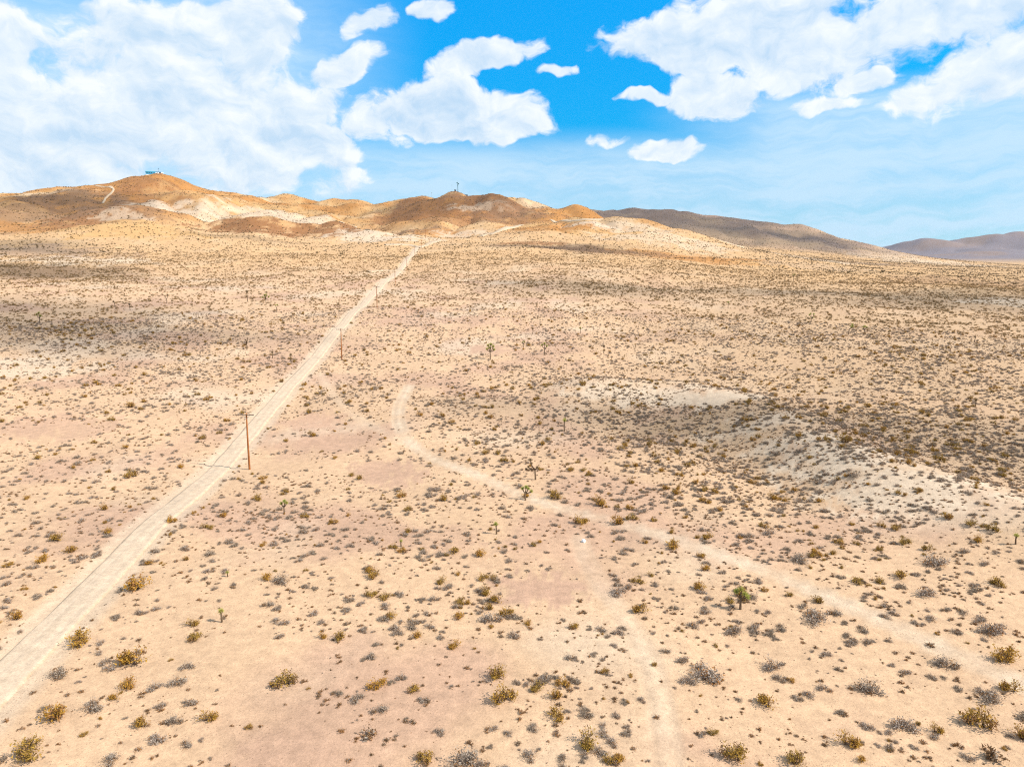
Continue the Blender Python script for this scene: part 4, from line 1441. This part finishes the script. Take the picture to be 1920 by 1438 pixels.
lattice_mast(859.5, 15.5, 1.5, "tall teal lattice mast with dish antennas on the middle hilltop", [(-1.3, 14.3, 1.0, 1), (1.2, 12.8, 1.15, 1), (0.0, 10.3, 0.75, 1)])
for (px, h, lab, zz) in ((849, 11.5, "thin grey mast left of the teal lattice mast on middle hilltop", 0.0), (811, 8.5, "faint thin mast lower on the left shoulder of middle hill", 0.0)):
    x, y, z = crest_at(px, 1000, 1350)
    t = empty("antenna_mast", (x, y, z - 0.4))
    tag(t, lab, "mast")
    v, f = tube([(0, 0, 0), (0, 0, h)], [0.11, 0.05], 6); mesh_obj("pole", v, f, M_STEEL, t)
    v, f = box(0, 0, h - 0.9, 0.6, 0.3, 1.2); mesh_obj("antenna_panel", v, f, M_STEEL, t)
x, y, z = crest_at(855, 1050, 1350)
t = empty("radio_hut", (x, y, z - 0.4), -0.05)
tag(t, "small grey radio hut with dark roof beside the teal lattice mast", "building")
v, f = box(0, 0, 1.4, 3.2, 2.6, 2.8); mesh_obj("wall", v, f, M_STEEL, t)
v, f = box(0, 0, 2.92, 3.6, 3.0, 0.2); mesh_obj("roof", v, f, M_NAVY, t)
v, f = box(0.5, -1.33, 1.1, 0.9, 0.08, 2.0); mesh_obj("door", v, f, M_NAVY, t)
v, f = tube([(-1.4, 0, 2.9), (-1.7, 0, 5.0)], [0.08, 0.06], 5); mesh_obj("vent_pipe", v, f, M_STEEL, t)
x, y, z = crest_at(875, 1050, 1350)
t = empty("equipment_cabinet", (x, y, z - 0.3), -0.05)
tag(t, "low dark cabinet right of the teal lattice mast on middle hilltop", "cabinet")
v, f = box(0, 0, 0.8, 5.0, 2.2, 1.6); mesh_obj("body", v, f, M_NAVY, t)
v, f = box(0, 0, 1.68, 5.3, 2.5, 0.14); mesh_obj("lid", v, f, M_STEEL, t)
v, f = tube([(-2.3, 0, 1.7), (-2.3, 0, 3.6)], [0.2, 0.2], 6); mesh_obj("vent_pipe", v, f, M_STEEL, t)

# a scrap of white litter on the sand
x, y, z = ground_at(1094, 1016)
rs = random.Random(4)
V = [(math.cos(a) * r, math.sin(a) * r, h) for (r, h) in ((0.26, 0.0), (0.30, 0.16), (0.19, 0.36), (0.06, 0.42)) for a in [k * math.pi / 4 for k in range(8)]]
V = [(vx + rs.uniform(-.06, .06), vy + rs.uniform(-.06, .06), vz + rs.uniform(-.03, .05)) for vx, vy, vz in V]
F = [(k * 8 + s, k * 8 + (s + 1) % 8, (k + 1) * 8 + (s + 1) % 8, (k + 1) * 8 + s) for k in range(3) for s in range(8)] + [tuple(range(24, 32))]
tag(mesh_obj("plastic_bag", V, F, M_WHITE, None, False, (x, y, z - 0.02)), "crumpled white litter lying on sand among grey shrubs", "litter")


# ------------------------------------------------------------------ clouds overhead that shade parts of the ground
M_CLOUD = bpy.data.materials.new("cloud_vapour")
M_CLOUD.use_nodes = True
ct_ = M_CLOUD.node_tree
ct_.nodes.clear()
co_ = ct_.nodes.new('ShaderNodeOutputMaterial')
pv = ct_.nodes.new('ShaderNodeVolumePrincipled')
pv.inputs['Color'].default_value = (0.95, 0.95, 0.95, 1)
pv.inputs['Density'].default_value = 0.0065
pv.inputs['Anisotropy'].default_value = 0.6
ct_.links.new(pv.outputs[0], co_.inputs['Volume'])


def make_cloud(px, py, rx, ry, thick, seed):
    gx, gy, gz = ground_at(px, py)
    alt = 1350.0
    t = (alt - gz) / SUN_DIR.z
    c = Vector((gx, gy, gz)) + SUN_DIR * t
    nu, nv = 72, 24
    V, F = [], []
    th = np.linspace(0, 2 * math.pi, nu, endpoint=False)
    for j in range(1, nv):
        ph = math.pi * j / nv
        cx_, sy_ = np.cos(th) * math.sin(ph), np.sin(th) * math.sin(ph)
        cz_ = math.cos(ph)
        k = 1 + 0.9 * fbm(cx_ * 1.7 + seed, sy_ * 1.7 + cz_ * 0.4, 4, seed, 0.55)
        for a in range(nu):
            V.append((cx_[a] * rx * k[a], sy_[a] * ry * k[a], cz_ * thick * (1.0 if cz_ > 0 else 0.45) * (0.6 + 0.6 * k[a])))
    top, bot = len(V), len(V) + 1
    V += [(0, 0, thick), (0, 0, -thick * 0.45)]
    for j in range(nv - 2):
        for a in range(nu):
            F.append((j * nu + a, (j + 1) * nu + a, (j + 1) * nu + (a + 1) % nu, j * nu + (a + 1) % nu))
    for a in range(nu):
        F.append((top, a, (a + 1) % nu))
        F.append((bot, (nv - 2) * nu + (a + 1) % nu, (nv - 2) * nu + a))
    o = mesh_obj("cloud", V, F, M_CLOUD, None, True, tuple(c))
    tag(o, kind='structure')


for k, (px, py, rx, ry, th_) in enumerate([
        (60, 615, 75, 46, 95), (80, 512, 75, 38, 90), (20, 465, 60, 36, 75), (1230, 790, 34, 17, 45), (1790, 830, 50, 26, 50), (1130, 540, 55, 32, 50), (1850, 560, 110, 50, 60),
        (1300, 412, 300, 200, 85), (1520, 450, 170, 120, 70), (120, 385, 120, 70, 60), (860, 375, 100, 60, 45), (1080, 465, 90, 30, 45), (470, 447, 60, 18, 45)]):
    make_cloud(px, py, rx, ry, th_, k + 1)

# ------------------------------------------------------------------ thin dry air over the plain
M_HAZE = bpy.data.materials.new("dry_air")
M_HAZE.use_nodes = True
ht_ = M_HAZE.node_tree
ht_.nodes.clear()
ho_ = ht_.nodes.new('ShaderNodeOutputMaterial')
hv = ht_.nodes.new('ShaderNodeVolumePrincipled')
hv.inputs['Color'].default_value = (0.80, 0.88, 1.0, 1)
hv.inputs['Density'].default_value = 0.00003
hv.inputs['Anisotropy'].default_value = 0.2
ht_.links.new(hv.outputs[0], ho_.inputs['Volume'])
zlo, zhi = float(ZG.min()) - 1.5, float(ZG.max()) + 40.0
v, f = box(0, 0, (zlo + zhi) / 2, 90000, 90000, zhi - zlo)
hz_box = mesh_obj("haze", v, f, M_HAZE)
tag(hz_box, kind='stuff')
